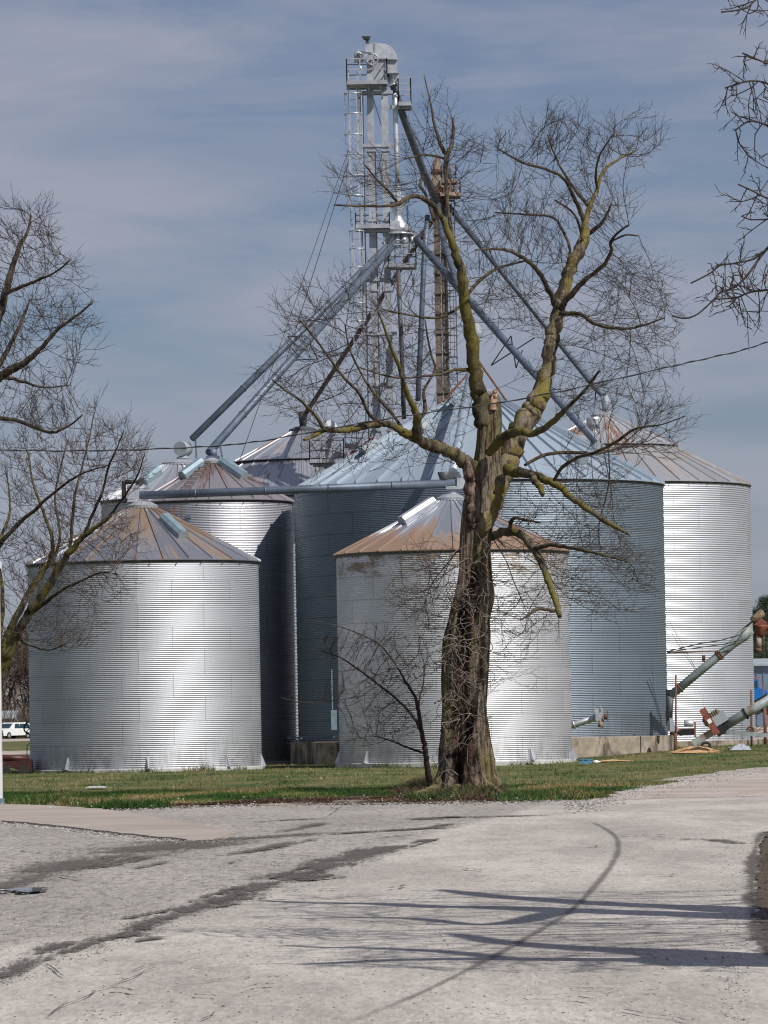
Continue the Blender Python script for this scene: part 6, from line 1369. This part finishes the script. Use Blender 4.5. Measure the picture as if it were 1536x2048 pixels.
for (gx0, gx1, gy0, gy1, z0_, z1_, n_) in ((700, 1536, 1782, 1850, 6.6, 8.6, 420), (520, 800, 1790, 1842, 7.9, 8.9, 90), (700, 1536, 1866, 1945, 6.3, 7.9, 400), (1250, 1520, 1850, 1900, 6.4, 7, 80), (560, 800, 1885, 1935, 7.4, 7.9, 60)):
    for _ in range(n_):
        g_ = gp(r_.uniform(gx0, gx1), r_.uniform(gy0, gy1)); z_ = r_.uniform(z0_, z1_); q = g_+SUN*(z_/SUN.z); at_.append(tuple(q))
P, par = colonize(st, at_, .16, 1.5, .26, 90, .28, (-.06, 0, .03), 24)
grow_mesh('upper_crown', P, par, len(st), fr_, M['twig'], TR, .011, 2.3, .07, .34, 1, 12, .1)

# ---- far woods: one brown mass of bare trees
def bare_cheap(r, x, y, z, H):
    V = []; F = []
    def tb(p, q, r0, r1):
        b0 = len(V); d = (q-p); d = d/np.linalg.norm(d); a = np.array((0, 0, 1.)) if abs(d[2]) < .9 else np.array((1., 0, 0)); u = np.cross(d, a); u /= np.linalg.norm(u); w_ = np.cross(d, u)
        for c, rr_ in ((p, r0), (q, r1)):
            for k in range(3): an = k*2.094; V.append(c+(u*math.cos(an)+w_*math.sin(an))*rr_)
        for k in range(3): F.append((b0+k, b0+(k+1) % 3, b0+3+(k+1) % 3, b0+3+k))
    def rec(p, d, L_, r0, lv):
        q = p+d*L_; tb(p, q, r0, r0*.65)
        if lv == 0: return
        for _ in range(3 if lv > 1 else 4):
            e = d+r.normal(0, .48, 3)+np.array((0, 0, .12)); e /= np.linalg.norm(e); rec(p+d*L_*r.uniform(.45, 1), e, L_*r.uniform(.55, .8), r0*.6, lv-1)
    rec(np.array((x, y, z)), np.array((r.normal(0, .05), r.normal(0, .05), 1.)), H*.3, H*.014, 5); return V, F
r_ = np.random.default_rng(2); vars_ = [bare_cheap(r_, 0, 0, 0, 10) for _ in range(4)]; VV = []; FF = []; off = 0
for k in range(190):
    v, f = vars_[k % 4]; v = np.array(v); f = np.array(f); x_ = r_.uniform(-56, -38) if k < 62 else (r_.uniform(36, 72) if k < 120 else r_.uniform(70, 150)); y_ = r_.uniform(500, 560) if k < 62 else r_.uniform(470, 520)
    s_ = r_.uniform(.8, 1.25)*(1.75 if k < 62 else 1.15); a_ = r_.uniform(0, 6.28); c_, sn = math.cos(a_), math.sin(a_)
    v2 = np.stack([(v[:, 0]*c_-v[:, 1]*sn)*s_+x_, (v[:, 0]*sn+v[:, 1]*c_)*s_+y_, v[:, 2]*s_+.6], 1); VV.append(v2); FF.append(f+off); off += len(v2)
M['wood'] = simple('far_brown_branches', (.10, .07, .058), .9, 0, .3, .3)
tag(fast_mesh('far_woods', np.concatenate(VV), np.concatenate(FF), M['wood'], smooth=True), 'brown mass of distant bare woods along the horizon', 'woods', kind='stuff')
# brush at their foot
blades('far_brush', 'low brown brush at the foot of the distant woods', 'brush', [([(-80, 455), (-30, 455), (-30, 500), (-80, 500)], 26000), ([(25, 380), (75, 380), (75, 460), (25, 460)], 20000)], M['blade'], 1.2, 3.6, .05, [(.08, .055, .045), (.11, .08, .06), (.06, .045, .035), (.13, .10, .07)], 9, .5)
# evergreens
def pine(px_, D_, top, wd, label):
    x_ = at(px_, 1300, D_).x; z0_ = gz(x_, D_); zt_ = at(px_, top, D_).z; H_ = zt_-z0_; r = np.random.default_rng(int(px_)); t = thing('pine_tree', label, 'tree', (x_, D_, z0_), 'evergreens at the right edge')
    b = MB(); b.tube([(x_, D_, z0_-.2), (x_+.1, D_, z0_+H_*.5), (x_, D_, zt_-.3)], [.28, .18, .04], 8); b.build('trunk', M['bark'], t)
    V = []
    for k in range(260):
        h = r.uniform(.18, 1); rr_ = wd*(1-h)**.75+.25; a_ = r.uniform(0, 6.28); c = np.array((x_+rr_*math.cos(a_)*r.uniform(.3, 1), D_+rr_*math.sin(a_)*r.uniform(.3, 1), z0_+H_*h))
        for _ in range(46):
            o_ = r.normal(0, .26, 3)*np.array((1, 1, .6)); d = r.normal(0, 1, 3)+np.array((0, 0, .8)); d /= np.linalg.norm(d); s_ = np.cross(d, r.normal(0, 1, 3)); s_ /= np.linalg.norm(s_)+1e-9; q = c+o_; V += [q-s_*.025, q+s_*.025, q+d*.28]
    fast_mesh('crown', np.array(V), np.arange(len(V)).reshape(-1, 3), M['needle'], t)
M['needle'] = simple('dark_pine_needles', (.035, .055, .022), .7, 0, .5, 1.0)
pine(1532, 400, 1198, 2.6, 'dark evergreen tree whose crown rises over the auger motor at the right edge')
pine(1506, 412, 1222, 1.6, 'smaller evergreen tree tip just beside the far right bin wall')
print('OBJECTS', len(bpy.data.objects), 'VERTS', sum(len(m_.vertices) for m_ in bpy.data.meshes))
